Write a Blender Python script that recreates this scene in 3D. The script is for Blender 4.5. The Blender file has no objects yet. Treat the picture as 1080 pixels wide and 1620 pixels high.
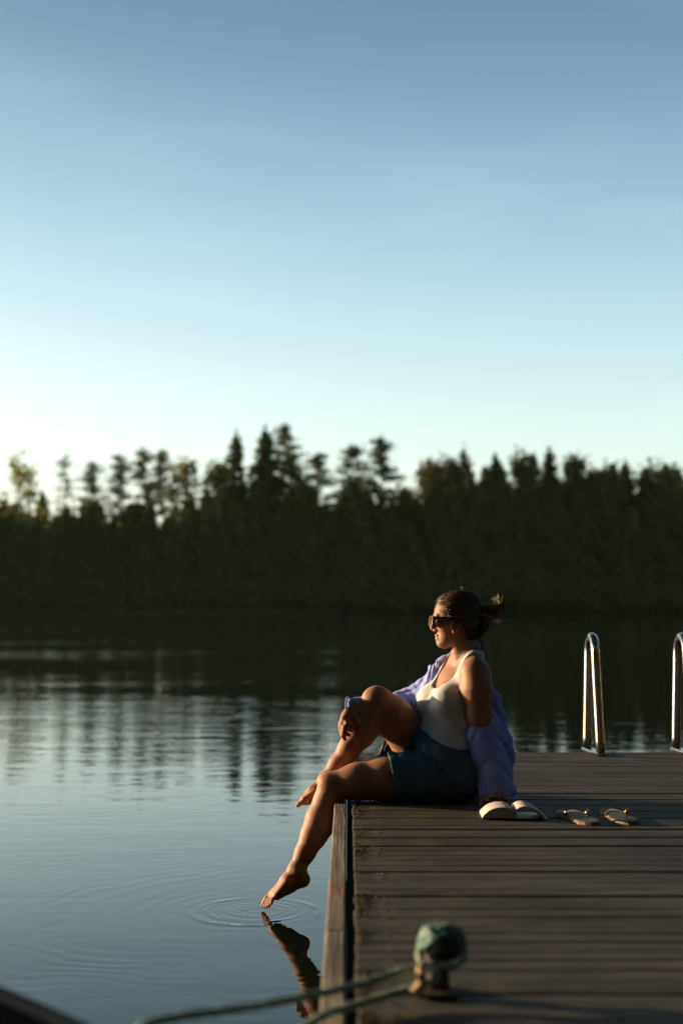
import bpy, math, random
import numpy as np
from math import radians as R, sin, cos, pi

random.seed(7)
rng = np.random.default_rng(7)
scene = bpy.context.scene
col = scene.collection

# ------------------------------------------------------------------ view geometry
F = 2250.0                       # focal length in photo pixels (50 mm lens, portrait)
DOCK_Z = 0.45
CAM_Z = 1.22
PITCH = math.atan(143.0 / F)
FW = np.array([0, cos(PITCH), sin(PITCH)])
UP = np.array([0, -sin(PITCH), cos(PITCH)])
CAM = np.array([0, 0, CAM_Z])


def P(px, py, Y):
    """World point at distance Y whose bearing is that of a place in the photograph."""
    d = FW + np.array([1.0, 0, 0]) * (px - 540) / F + UP * (810 - py) / F
    return CAM + d * (Y / d[1])


def G(px, py, z=DOCK_Z):
    d = FW + np.array([1.0, 0, 0]) * (px - 540) / F + UP * (810 - py) / F
    return CAM + d * ((z - CAM_Z) / d[2])


# ------------------------------------------------------------------ helpers
def tag(o, label=None, cat=None, group=None, kind=None):
    if label: o['label'] = label
    if cat: o['category'] = cat
    if group: o['group'] = group
    if kind: o['kind'] = kind
    return o


def empty(name, loc):
    o = bpy.data.objects.new(name, None)
    o.location = loc
    o.empty_display_size = .1
    col.objects.link(o)
    return o


class MB:
    """Collects shapes and links them as one mesh object."""

    def __init__(s):
        s.v = []; s.f = []; s.n = 0

    def add(s, v, f):
        v = np.asarray(v, float).reshape(-1, 3)
        s.v.append(v)
        for q in f:
            s.f.append(tuple(int(i) + s.n for i in q))
        s.n += len(v)

    def box(s, c, size, rot=None, bev=0.0):
        c = np.asarray(c, float); h = np.asarray(size, float) / 2
        if bev <= 0:
            v = np.array([[x, y, z] for x in (-1, 1) for y in (-1, 1) for z in (-1, 1)], float) * h
            f = [(0, 1, 3, 2), (4, 6, 7, 5), (0, 4, 5, 1), (2, 3, 7, 6), (0, 2, 6, 4), (1, 5, 7, 3)]
        else:
            b = min(bev, h.min() * .9)
            v = []
            for x in (-1, 1):
                for y in (-1, 1):
                    for z in (-1, 1):
                        sg = np.array([x, y, z])
                        for ax in range(3):
                            p = sg * (h - b); p[ax] = sg[ax] * h[ax]
                            v.append(p)
            v = np.array(v)
            idx = lambda x, y, z, ax: ((x > 0) * 4 + (y > 0) * 2 + (z > 0)) * 3 + ax
            f = []
            for ax in range(3):
                o1, o2 = [a for a in range(3) if a != ax]
                for sg in (-1, 1):
                    ring = []
                    for a, bb in ((-1, -1), (1, -1), (1, 1), (-1, 1)):
                        k = [0, 0, 0]; k[ax] = sg; k[o1] = a; k[o2] = bb
                        ring.append(idx(*k, ax))
                    flip = (sg > 0) != (ax == 1)
                    f.append(tuple(ring if flip else ring[::-1]))
                for a in (-1, 1):
                    for bb in (-1, 1):
                        k0 = [0, 0, 0]; k0[o1] = a; k0[o2] = bb
                        ka = list(k0); ka[ax] = -1
                        kb = list(k0); kb[ax] = 1
                        f.append((idx(*ka, o1), idx(*kb, o1), idx(*kb, o2), idx(*ka, o2)))
            for x in (-1, 1):
                for y in (-1, 1):
                    for z in (-1, 1):
                        f.append((idx(x, y, z, 0), idx(x, y, z, 1), idx(x, y, z, 2)))
        if rot is not None:
            v = v @ np.asarray(rot).T
        s.add(v + c, f)

    def tube(s, pts, rad, seg=8, cap=True, flat=None, closed=False):
        pts = np.asarray(pts, float); n = len(pts)
        rad = np.broadcast_to(np.asarray(rad, float), (n,))
        if closed:
            t = np.roll(pts, -1, 0) - np.roll(pts, 1, 0)
        else:
            t = np.gradient(pts, axis=0)
        t /= np.linalg.norm(t, axis=1)[:, None] + 1e-12
        a = np.array([0, 0, 1.0]) if abs(t[0][2]) < .9 else np.array([1.0, 0, 0])
        u = np.cross(t[0], a); u /= np.linalg.norm(u)
        v = []
        ang = np.linspace(0, 2 * pi, seg, endpoint=False)
        for i in range(n):
            u = u - t[i] * np.dot(u, t[i]); u /= np.linalg.norm(u) + 1e-12
            w = np.cross(t[i], u)
            ring = pts[i] + rad[i] * (np.cos(ang)[:, None] * u + np.sin(ang)[:, None] * w)
            v.append(ring)
        f = []
        m = n if closed else n - 1
        for i in range(m):
            j = (i + 1) % n
            for k in range(seg):
                k2 = (k + 1) % seg
                f.append((i * seg + k, i * seg + k2, j * seg + k2, j * seg + k))
        if cap and not closed:
            f.append(tuple(range(seg))[::-1]); f.append(tuple((n - 1) * seg + k for k in range(seg)))
        s.add(np.concatenate(v), f)

    def prism(s, outline, z0, z1, frame=None, bev=0):
        """Outline (N,2) extruded from z0 to z1; frame = (origin, ex, ey, ez)."""
        o = np.asarray(outline, float); n = len(o)
        rings = [(o, z0), (o, z1)]
        if bev:
            c = o.mean(0)
            d = o - c; L = np.linalg.norm(d, axis=1)[:, None]
            inn = o - d / L * bev
            rings = [(inn, z0), (o, z0 + bev), (o, z1 - bev), (inn, z1)]
        v = np.concatenate([np.c_[r, np.full(n, z)] for r, z in rings])
        f = [tuple(range(n))[::-1], tuple((len(rings) - 1) * n + i for i in range(n))]
        for k in range(len(rings) - 1):
            for i in range(n):
                j = (i + 1) % n
                f.append((k * n + i, k * n + j, (k + 1) * n + j, (k + 1) * n + i))
        if frame is not None:
            og, ex, ey, ez = [np.asarray(a, float) for a in frame]
            v = og + v[:, :1] * ex + v[:, 1:2] * ey + v[:, 2:] * ez
        s.add(v, f)

    def build(s, name, mat, parent=None, smooth=False):
        return mesh_obj(name, np.concatenate(s.v), s.f, mat, parent, smooth)


def mesh_obj(name, v, f, mat, parent=None, smooth=False):
    me = bpy.data.meshes.new(name)
    v = np.asarray(v, np.float64)
    if parent is not None:
        v = v - np.array(parent_world(parent))
    me.from_pydata(v.tolist(), [], f if isinstance(f, list) else f.tolist())
    me.update()
    if smooth:
        me.polygons.foreach_set('use_smooth', np.ones(len(me.polygons), bool))
    me.materials.append(mat)
    o = bpy.data.objects.new(name, me)
    col.objects.link(o)
    if parent is not None:
        o.parent = parent
    return o


def parent_world(p):
    l = np.array(p.location)
    while p.parent is not None:
        p = p.parent
        l = l + np.array(p.location)
    return l


# ------------------------------------------------------------------ materials
class N:
    """Small node-tree writer."""

    def __init__(s, name):
        s.m = bpy.data.materials.new(name); s.m.use_nodes = True
        s.t = s.m.node_tree; s.t.nodes.clear()
        s.out = s.t.nodes.new('ShaderNodeOutputMaterial')
        s.b = s.t.nodes.new('ShaderNodeBsdfPrincipled')
        s.t.links.new(s.b.outputs[0], s.out.inputs[0])

    def n(s, typ, **kw):
        nd = s.t.nodes.new('ShaderNode' + typ)
        for k, v in kw.items():
            if k in ('ins',):
                for a, b in v.items():
                    if isinstance(b, bpy.types.NodeSocket): s.t.links.new(b, nd.inputs[a])
                    else: nd.inputs[a].default_value = b
            else:
                setattr(nd, k, v)
        return nd

    def set(s, **kw):
        for k, v in kw.items():
            k = k.replace('_', ' ')
            if isinstance(v, bpy.types.NodeSocket): s.t.links.new(v, s.b.inputs[k])
            else: s.b.inputs[k].default_value = v

    def coord(s, scale=(1, 1, 1), kind='Object'):
        tc = s.n('TexCoord')
        mp = s.n('Mapping', ins={'Vector': tc.outputs[kind], 'Scale': scale})
        return mp.outputs[0]

    def noise(s, vec, scale=5, detail=4, rough=.55, dist=0):
        return s.n('TexNoise', ins={'Vector': vec, 'Scale': scale, 'Detail': detail, 'Roughness': rough, 'Distortion': dist}).outputs['Fac']

    def ramp(s, fac, stops):
        r = s.n('ValToRGB', ins={'Fac': fac})
        e = r.color_ramp.elements
        while len(e) > 1: e.remove(e[-1])
        e[0].position = stops[0][0]; e[0].color = (*stops[0][1], 1)
        for p, c in stops[1:]:
            x = e.new(p); x.color = (*c, 1)
        return r.outputs[0]

    def math(s, op, a, b=0.0, c=None):
        nd = s.n('Math', operation=op)
        for i, q in enumerate((a, b, c)):
            if q is None: continue
            if isinstance(q, bpy.types.NodeSocket): s.t.links.new(q, nd.inputs[i])
            else: nd.inputs[i].default_value = q
        return nd.outputs[0]

    def mix(s, fac, a, b, typ='MIX'):
        nd = s.n('Mix', data_type='RGBA', blend_type=typ)
        for i, q in ((0, fac), (6, a), (7, b)):
            if isinstance(q, bpy.types.NodeSocket): s.t.links.new(q, nd.inputs[i])
            else: nd.inputs[i].default_value = q if i == 0 else (*q, 1)
        return nd.outputs[2]

    def bump(s, h, strength=.5, dist=.01):
        b = s.n('Bump', ins={'Height': h, 'Strength': strength, 'Distance': dist})
        s.t.links.new(b.outputs[0], s.b.inputs['Normal'])


def simple(name, colr, rough=.6, var=.25, scale=20, metal=0, bump=0, bscale=60, **kw):
    m = N(name)
    v = m.coord()
    nz = m.noise(v, scale, 5)
    c = np.array(colr)
    m.set(Base_Color=m.ramp(nz, [(.25, tuple(c * (1 - var))), (.75, tuple(np.minimum(c * (1 + var), .95)))]), Roughness=rough, Metallic=metal, **kw)
    if bump:
        m.bump(m.noise(v, bscale, 4), 1, bump)
    return m.m


def wood_mat(name, dark, light, rough=.75, moss=True, along=0, spec=.3):
    m = N(name)
    sc = [30, 30, 30]; sc[along] = 1.6
    isl = m.n('NewGeometry').outputs['Random Per Island']
    tc = m.n('TexCoord')
    off = m.n('CombineXYZ', ins={0: m.math('MULTIPLY', isl, 37.0), 1: m.math('MULTIPLY', isl, 11.0), 2: 0.0})
    add = m.n('VectorMath', operation='ADD', ins={0: tc.outputs['Object'], 1: off.outputs[0]})
    mp = m.n('Mapping', ins={'Vector': add.outputs[0], 'Scale': sc}).outputs[0]
    grain = m.noise(mp, 1.0, 8, .65, .4)
    sc2 = [160, 160, 160]; sc2[along] = 5
    mp2 = m.n('Mapping', ins={'Vector': add.outputs[0], 'Scale': sc2}).outputs[0]
    fine = m.noise(mp2, 1.0, 3, .6)
    g = m.math('ADD', m.math('MULTIPLY', grain, .65), m.math('MULTIPLY', fine, .35))
    c = m.ramp(g, [(.40, tuple(np.array(dark))), (.5, tuple((np.array(dark) + np.array(light)) / 2)), (.62, tuple(np.array(light)))])
    c = m.mix(1.0, c, m.ramp(isl, [(0, (.7, .7, .7)), (.5, (.95, .94, .92)), (1, (1.22, 1.2, 1.18))]), 'MULTIPLY')
    crk = m.n('Mapping', ins={'Vector': add.outputs[0], 'Scale': [2.2 if k == along else 70 for k in range(3)]}).outputs[0]
    cr = m.n('MapRange', ins={'Value': m.noise(crk, 1.0, 4, .6, .3), 'From Min': .60, 'From Max': .68, 'To Max': .8}).outputs[0]
    c = m.mix(cr, c, tuple(np.array(dark) * .5))
    wear = m.n('MapRange', ins={'Value': m.noise(m.coord([1.2 if k == along else 14 for k in range(3)]), 1.0, 5, .65), 'From Min': .5, 'From Max': .72, 'To Max': .55}).outputs[0]
    c = m.mix(wear, c, tuple(np.array(light) * 1.35))
    blot = m.noise(tc.outputs['Object'], 2.3, 5, .6)
    c = m.mix(1.0, c, m.ramp(blot, [(.32, (.5, .5, .5)), (.6, (1.08, 1.08, 1.08))]), 'MULTIPLY')
    if moss:
        ms = m.noise(tc.outputs['Object'], 9, 6, .7)
        sep = m.n('SeparateXYZ', ins={0: tc.outputs['Object']})
        near = m.n('MapRange', ins={'Value': sep.outputs[0], 'From Min': .06, 'From Max': .9, 'To Min': .12, 'To Max': -.05}).outputs[0]
        mk = m.n('MapRange', ins={'Value': m.math('ADD', ms, near), 'From Min': .6, 'From Max': .72}).outputs[0]
        c = m.mix(m.math('MULTIPLY', mk, .75), c, (.10, .075, .025))
    m.set(Base_Color=c, Roughness=rough, Specular_IOR_Level=spec)
    m.bump(g, 1.0, .010)
    return m.m


M = {}


def make_materials():
    M['deck'] = wood_mat('weathered_deck_wood', (.012, .0113, .0104), (.082, .076, .066))
    M['kerb'] = wood_mat('kerb_wood', (.13, .11, .08), (.34, .29, .215), moss=False, along=1)
    # red paint flakes on the kerb
    m = M['kerb']; t = m.node_tree
    b = next(n for n in t.nodes if n.type == 'BSDF_PRINCIPLED')
    src = b.inputs['Base Color'].links[0].from_socket
    tc = t.nodes.new('ShaderNodeTexCoord'); sp = t.nodes.new('ShaderNodeSeparateXYZ'); t.links.new(tc.outputs['Object'], sp.inputs[0])
    nz = t.nodes.new('ShaderNodeTexNoise'); nz.inputs['Scale'].default_value = 45; nz.inputs['Detail'].default_value = 5
    t.links.new(tc.outputs['Object'], nz.inputs['Vector'])
    def mth(op, a, bb):
        n = t.nodes.new('ShaderNodeMath'); n.operation = op
        for i, q in enumerate((a, bb)):
            if isinstance(q, bpy.types.NodeSocket): t.links.new(q, n.inputs[i])
            else: n.inputs[i].default_value = q
        return n.outputs[0]
    d1 = mth('MULTIPLY', mth('ABSOLUTE', mth('SUBTRACT', sp.outputs[1], .87), 0), 6.0)
    d2 = mth('ADD', mth('MULTIPLY', mth('ABSOLUTE', mth('SUBTRACT', sp.outputs[1], 1.95), 0), 4.0), .38)
    k = mth('SUBTRACT', mth('ADD', nz.outputs['Fac'], .12), mth('MINIMUM', d1, d2))
    mr = t.nodes.new('ShaderNodeMapRange'); t.links.new(k, mr.inputs['Value']); mr.inputs['From Min'].default_value = .08; mr.inputs['From Max'].default_value = .30; mr.inputs['To Max'].default_value = .5
    mx = t.nodes.new('ShaderNodeMix'); mx.data_type = 'RGBA'; t.links.new(mr.outputs[0], mx.inputs[0]); t.links.new(src, mx.inputs[6]); mx.inputs[7].default_value = (.26, .055, .035, 1)
    t.links.new(mx.outputs[2], b.inputs['Base Color'])
    M['screw'] = simple('rusty_screw', (.03, .024, .02), .6, .3, 200)
    M['frame_wood'] = wood_mat('frame_wood', (.012, .011, .01), (.03, .027, .024), moss=False, along=1, spec=.05)
    M['dark_metal'] = simple('dark_float', (.03, .032, .035), .5)
    M['moss'] = simple('moss', (.055, .045, .014), .95, .5, 60)
    # skin
    m = N('skin')
    v = m.coord()
    nz = m.noise(v, 14, 5)
    fine = m.math('ADD', m.math('MULTIPLY', m.noise(v, 120, 3), .4), m.noise(v, 32, 4, .6))
    c = m.ramp(nz, [(.3, (.275, .128, .074)), (.55, (.325, .165, .10)), (.75, (.37, .19, .118))])
    c = m.mix(m.n('MapRange', ins={'Value': m.noise(v, 5, 3), 'From Min': .5, 'From Max': .75, 'To Max': .35}).outputs[0], c, (.34, .125, .08))
    m.set(Base_Color=c, Roughness=.58, Subsurface_Weight=.55, Subsurface_Radius=(1.0, .32, .14), Subsurface_Scale=.018, Specular_IOR_Level=.35)
    m.bump(fine, .5, .0025)
    M['skin'] = m.m
    m = N('nail'); m.set(Base_Color=(.45, .14, .11, 1), Roughness=.3); M['nail'] = m.m
    # tank top: ribbed white cotton
    m = N('white_rib_cotton')
    v = m.coord()
    w = m.n('TexNoise', ins={'Vector': m.coord((420, 420, 14)), 'Scale': 1.0, 'Detail': 2}).outputs['Fac']
    big = m.noise(v, 17, 3)
    m.set(Base_Color=m.ramp(big, [(.3, (.52, .53, .55)), (.7, (.60, .61, .63))]), Roughness=.85, Sheen_Weight=.2, Subsurface_Weight=.08, Subsurface_Scale=.01)
    h = m.math('ADD', m.math('MULTIPLY', w, .10), m.math('MULTIPLY', big, .9))
    m.bump(h, 1.0, .006)
    M['tank'] = m.m
    # denim
    m = N('dark_denim')
    v = m.coord()
    nz = m.noise(v, 18, 6, .6)
    weave = m.noise(m.coord((500, 500, 160)), 1.0, 2)
    c = m.ramp(nz, [(.3, (.035, .075, .135)), (.55, (.055, .115, .19)), (.8, (.10, .175, .26))])
    c = m.mix(.35, c, m.ramp(weave, [(.35, (.02, .035, .055)), (.7, (.14, .20, .26))]))
    m.set(Base_Color=c, Roughness=.9, Specular_IOR_Level=.2)
    m.bump(m.math('ADD', m.math('MULTIPLY', weave, .12), nz), 1.0, .006)
    M['denim'] = m.m
    M['denim_edge'] = simple('frayed_denim_edge', (.09, .12, .15), .95, .5, 150)
    # lavender shirt
    m = N('lavender_cotton')
    v = m.coord()
    nz = m.noise(v, 9, 6, .6, .6)
    stripe = m.n('TexWave', wave_type='BANDS', bands_direction='DIAGONAL', ins={'Vector': v, 'Scale': 62, 'Distortion': 2.5, 'Detail': 2}).outputs['Fac']
    c = m.ramp(nz, [(.3, (.215, .265, .66)), (.7, (.30, .36, .78))])
    c = m.mix(m.math('MULTIPLY', stripe, .14), c, (.46, .47, .80))
    m.set(Base_Color=c, Roughness=.9, Sheen_Weight=.15, Subsurface_Weight=.12, Subsurface_Scale=.01)
    m.bump(m.noise(v, 34, 5, .6, .8), 1.0, .006)
    M['shirt'] = m.m
    # hair
    m = N('brown_hair')
    v = m.coord((1, 1, 1))
    st = m.noise(m.coord((25, 160, 160)), 1.0, 3)
    c = m.ramp(st, [(.3, (.008, .005, .003)), (.7, (.032, .019, .010))])
    m.set(Base_Color=c, Roughness=.55, Specular_IOR_Level=.22, Specular_Tint=(1, .8, .6, 1))
    m.bump(st, 1.0, .004)
    M['hair'] = m.m
    m = N('hair_strand')
    rp = m.n('NewGeometry').outputs['Random Per Island']
    m.set(Base_Color=m.ramp(rp, [(0, (.03, .018, .009)), (.7, (.11, .068, .032)), (1, (.30, .19, .09))]), Roughness=.4)
    M['strand'] = m.m
    # sunglasses
    m = N('tortoise_plastic')
    m.set(Base_Color=m.ramp(m.noise(m.coord(), 60, 3), [(.35, (.012, .004, .003)), (.7, (.075, .018, .008))]), Roughness=.32)
    M['frame'] = m.m
    m = N('orange_lens')
    m.set(Base_Color=(.22, .035, .008, 1), Roughness=.08, Transmission_Weight=.35, IOR=1.4)
    M['lens'] = m.m
    m = N('amber_clip'); m.set(Base_Color=(.34, .27, .06, 1), Roughness=.25, Transmission_Weight=.1); M['clip'] = m.m
    # steel
    m = N('polished_steel')
    sm = m.noise(m.coord((9, 9, 3)), 6, 5)
    m.set(Base_Color=(.46, .42, .37, 1), Metallic=1.0, Roughness=m.n('MapRange', ins={'Value': sm, 'From Min': .3, 'From Max': .7, 'To Min': .10, 'To Max': .26}).outputs[0])
    m.bump(sm, .3, .002)
    M['steel'] = m.m
    # rope
    m = N('teal_rope')
    rp = m.n('NewGeometry').outputs['Random Per Island']
    nz = m.noise(m.coord(), 130, 4)
    c = m.ramp(rp, [(0, (.08, .26, .24)), (.55, (.15, .37, .33)), (.72, (.60, .58, .44))])
    c = m.mix(.5, c, m.ramp(nz, [(.35, (.03, .09, .09)), (.7, (.22, .38, .34))]))
    m.set(Base_Color=c, Roughness=.8)
    m.bump(nz, 1, .003)
    M['rope'] = m.m
    M['bollard'] = simple('old_bollard_wood', (.075, .06, .045), .8, .5, 25, bump=.006)
    M['bollard_cap'] = simple('dark_rubber_cap', (.018, .022, .028), .6, .4, 30, bump=.003)
    M['lash'] = simple('tan_lashing', (.6, .45, .27), .85, .3, 60, bump=.003, bscale=200)
    # paper, book
    m = N('paper_edge')
    ln = m.noise(m.coord((6, 6, 900)), 1.0, 2)
    m.set(Base_Color=m.ramp(ln, [(.3, (.42, .36, .27)), (.7, (.66, .60, .48))]), Roughness=.9)
    M['page_edge'] = m.m
    M['paper'] = simple('paper', (.56, .53, .47), .85, .05, 8)
    M['cover'] = simple('book_cover', (.05, .05, .06), .5, .2, 15)
    M['sole'] = simple('grey_green_footbed', (.085, .095, .08), .7, .2, 40, bump=.001, bscale=200)
    M['sole_edge'] = simple('tan_sole', (.20, .13, .065), .7, .2, 40)
    M['strap'] = simple('black_strap', (.012, .011, .010), .7, .2, 40)
    m = N('gold_bead'); m.set(Base_Color=(.85, .55, .18, 1), Metallic=1.0, Roughness=.25); M['gold'] = m.m
    M['hull_in'] = simple('boat_inside', (.002, .0025, .0035), .9, .3, 8, IOR=1.001)
    M['hull_out'] = simple('boat_outside', (.002, .0025, .0035), .9, .2, 8, IOR=1.001)
    M['gunwale'] = simple('gunwale_aluminium', (.012, .018, .026), .9, .15, 10, IOR=1.001)
    M['bark'] = simple('bark', (.07, .055, .042), .9, .4, 3)
    M['birch_bark'] = simple('pale_bark', (.30, .27, .22), .9, .5, 3)
    M['bank'] = simple('bank_soil', (.012, .013, .007), .95, .5, .4)
    M['reed'] = simple('dry_reeds', (.05, .045, .025), .9, .4, 1)

    def foliage(name, a, b, tr):
        m = N(name)
        rp = m.n('NewGeometry').outputs['Random Per Island']
        oi = m.n('ObjectInfo').outputs['Random']
        c = m.ramp(rp, [(0, a), (1, b)])
        c = m.mix(1.0, c, m.ramp(oi, [(0, (.75, .8, .8)), (1, (1.2, 1.15, 1.0))]), 'MULTIPLY')
        m.set(Base_Color=c, Roughness=.7, Specular_IOR_Level=.15)
        tl = m.n('BsdfTranslucent', ins={'Color': c})
        mx = m.n('MixShader', ins={0: tr, 1: m.b.outputs[0], 2: tl.outputs[0]})
        m.t.links.new(mx.outputs[0], m.out.inputs[0])
        return m.m
    M['needle_pine'] = foliage('pine_needles', (.038, .052, .022), (.10, .105, .04), .35)
    M['needle_spruce'] = foliage('spruce_needles', (.028, .04, .018), (.07, .078, .028), .3)
    M['leaf'] = foliage('birch_leaves', (.10, .12, .03), (.22, .21, .055), .75)
    M['under'] = foliage('understorey_leaves', (.06, .066, .03), (.125, .12, .05), .5)


WATER_Z = .032
TOE = G(404, 1442, WATER_Z)


def water_mat():
    m = N('lake_water')
    tc = m.n('TexCoord')
    p = tc.outputs['Object']

    def nz(scale, sx, sy, detail=2, dist=0.0):
        mp = m.n('Mapping', ins={'Vector': p, 'Scale': (sx, sy, 1)})
        return m.noise(mp.outputs[0], scale, detail, .5, dist)
    sep = m.n('SeparateXYZ', ins={0: p})
    y = sep.outputs[1]
    far = m.n('MapRange', interpolation_type='SMOOTHSTEP', ins={'Value': y, 'From Min': 5.5, 'From Max': 13.0}).outputs[0]
    # patches of ruffled water
    patch = m.n('MapRange', ins={'Value': nz(.11, .3, 1.0, 4), 'From Min': .42, 'From Max': .60}).outputs[0]
    a1 = m.math('MULTIPLY', nz(1.0, .5, 1.0, 3, .8), .010)       # slow swell
    a2 = m.math('MULTIPLY', nz(4.4, .42, 1.0, 3, .9), .0052)        # wavelets
    a3 = m.math('MULTIPLY', nz(12.0, .40, 1.0, 2), .0020)
    lee = m.n('MapRange', interpolation_type='SMOOTHSTEP', ins={'Value': m.math('ADD', sep.outputs[0], m.math('MULTIPLY', y, -.06)), 'From Min': -2.5, 'From Max': 2.0, 'To Min': 1.0, 'To Max': .14}).outputs[0]
    far = m.math('MULTIPLY', far, lee)
    amp = m.math('ADD', .12, m.math('MULTIPLY', far, m.math('ADD', .22, m.math('MULTIPLY', patch, .9))))
    h = m.math('MULTIPLY', m.math('ADD', a1, m.math('ADD', a2, a3)), amp)
    # rings round the toe
    dv = m.n('VectorMath', operation='DISTANCE', ins={0: p, 1: (TOE[0], TOE[1], WATER_Z)}).outputs['Value']
    wob = m.math('ADD', dv, m.math('MULTIPLY', nz(5, 1, 1, 3), .07))
    env = m.n('MapRange', interpolation_type='SMOOTHSTEP', ins={'Value': wob, 'From Min': .30, 'From Max': .24}).outputs[0]
    ring = m.math('MULTIPLY', m.math('MULTIPLY', m.math('SINE', m.math('MULTIPLY', wob, 150.0)), m.math('MULTIPLY', env, m.n('MapRange', ins={'Value': nz(9, 1, 1, 2), 'From Min': .35, 'From Max': .65}).outputs[0])), .00022)
    rim = m.math('MULTIPLY', m.math('EXPONENT', m.math('MULTIPLY', m.math('POWER', m.math('ABSOLUTE', m.math('SUBTRACT', wob, .285)), 2.0), -5000.0)), m.math('MULTIPLY', m.n('MapRange', ins={'Value': nz(5, 1, 1, 2), 'From Min': .4, 'From Max': .65}).outputs[0], .0008))
    wob2 = m.math('ADD', dv, m.math('MULTIPLY', nz(.9, 1, 1, 3), .9))
    env2 = m.n('MapRange', interpolation_type='SMOOTHSTEP', ins={'Value': wob2, 'From Min': 3.2, 'From Max': .5}).outputs[0]
    big = m.math('MULTIPLY', m.math('MULTIPLY', m.math('SINE', m.math('MULTIPLY', wob2, 62.0)), m.math('MULTIPLY', env2, m.n('MapRange', ins={'Value': nz(1.7, 1, 1, 2), 'From Min': .38, 'From Max': .62}).outputs[0])), .00016)
    h = m.math('ADD', h, m.math('ADD', m.math('ADD', ring, rim), big))
    m.set(Base_Color=(.006, .011, .008, 1), Roughness=.02, IOR=1.29, Specular_IOR_Level=.5, Specular_Tint=(.82, 1.0, .86, 1))
    b = m.n('Bump', ins={'Height': h, 'Strength': 1.0, 'Distance': 1.0})
    m.t.links.new(b.outputs[0], m.b.inputs['Normal'])
    return m.m


# ------------------------------------------------------------------ setting
SUN_AZ = R(-68)      # measured from +Y towards +X
SUN_EL = R(8.5)


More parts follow.
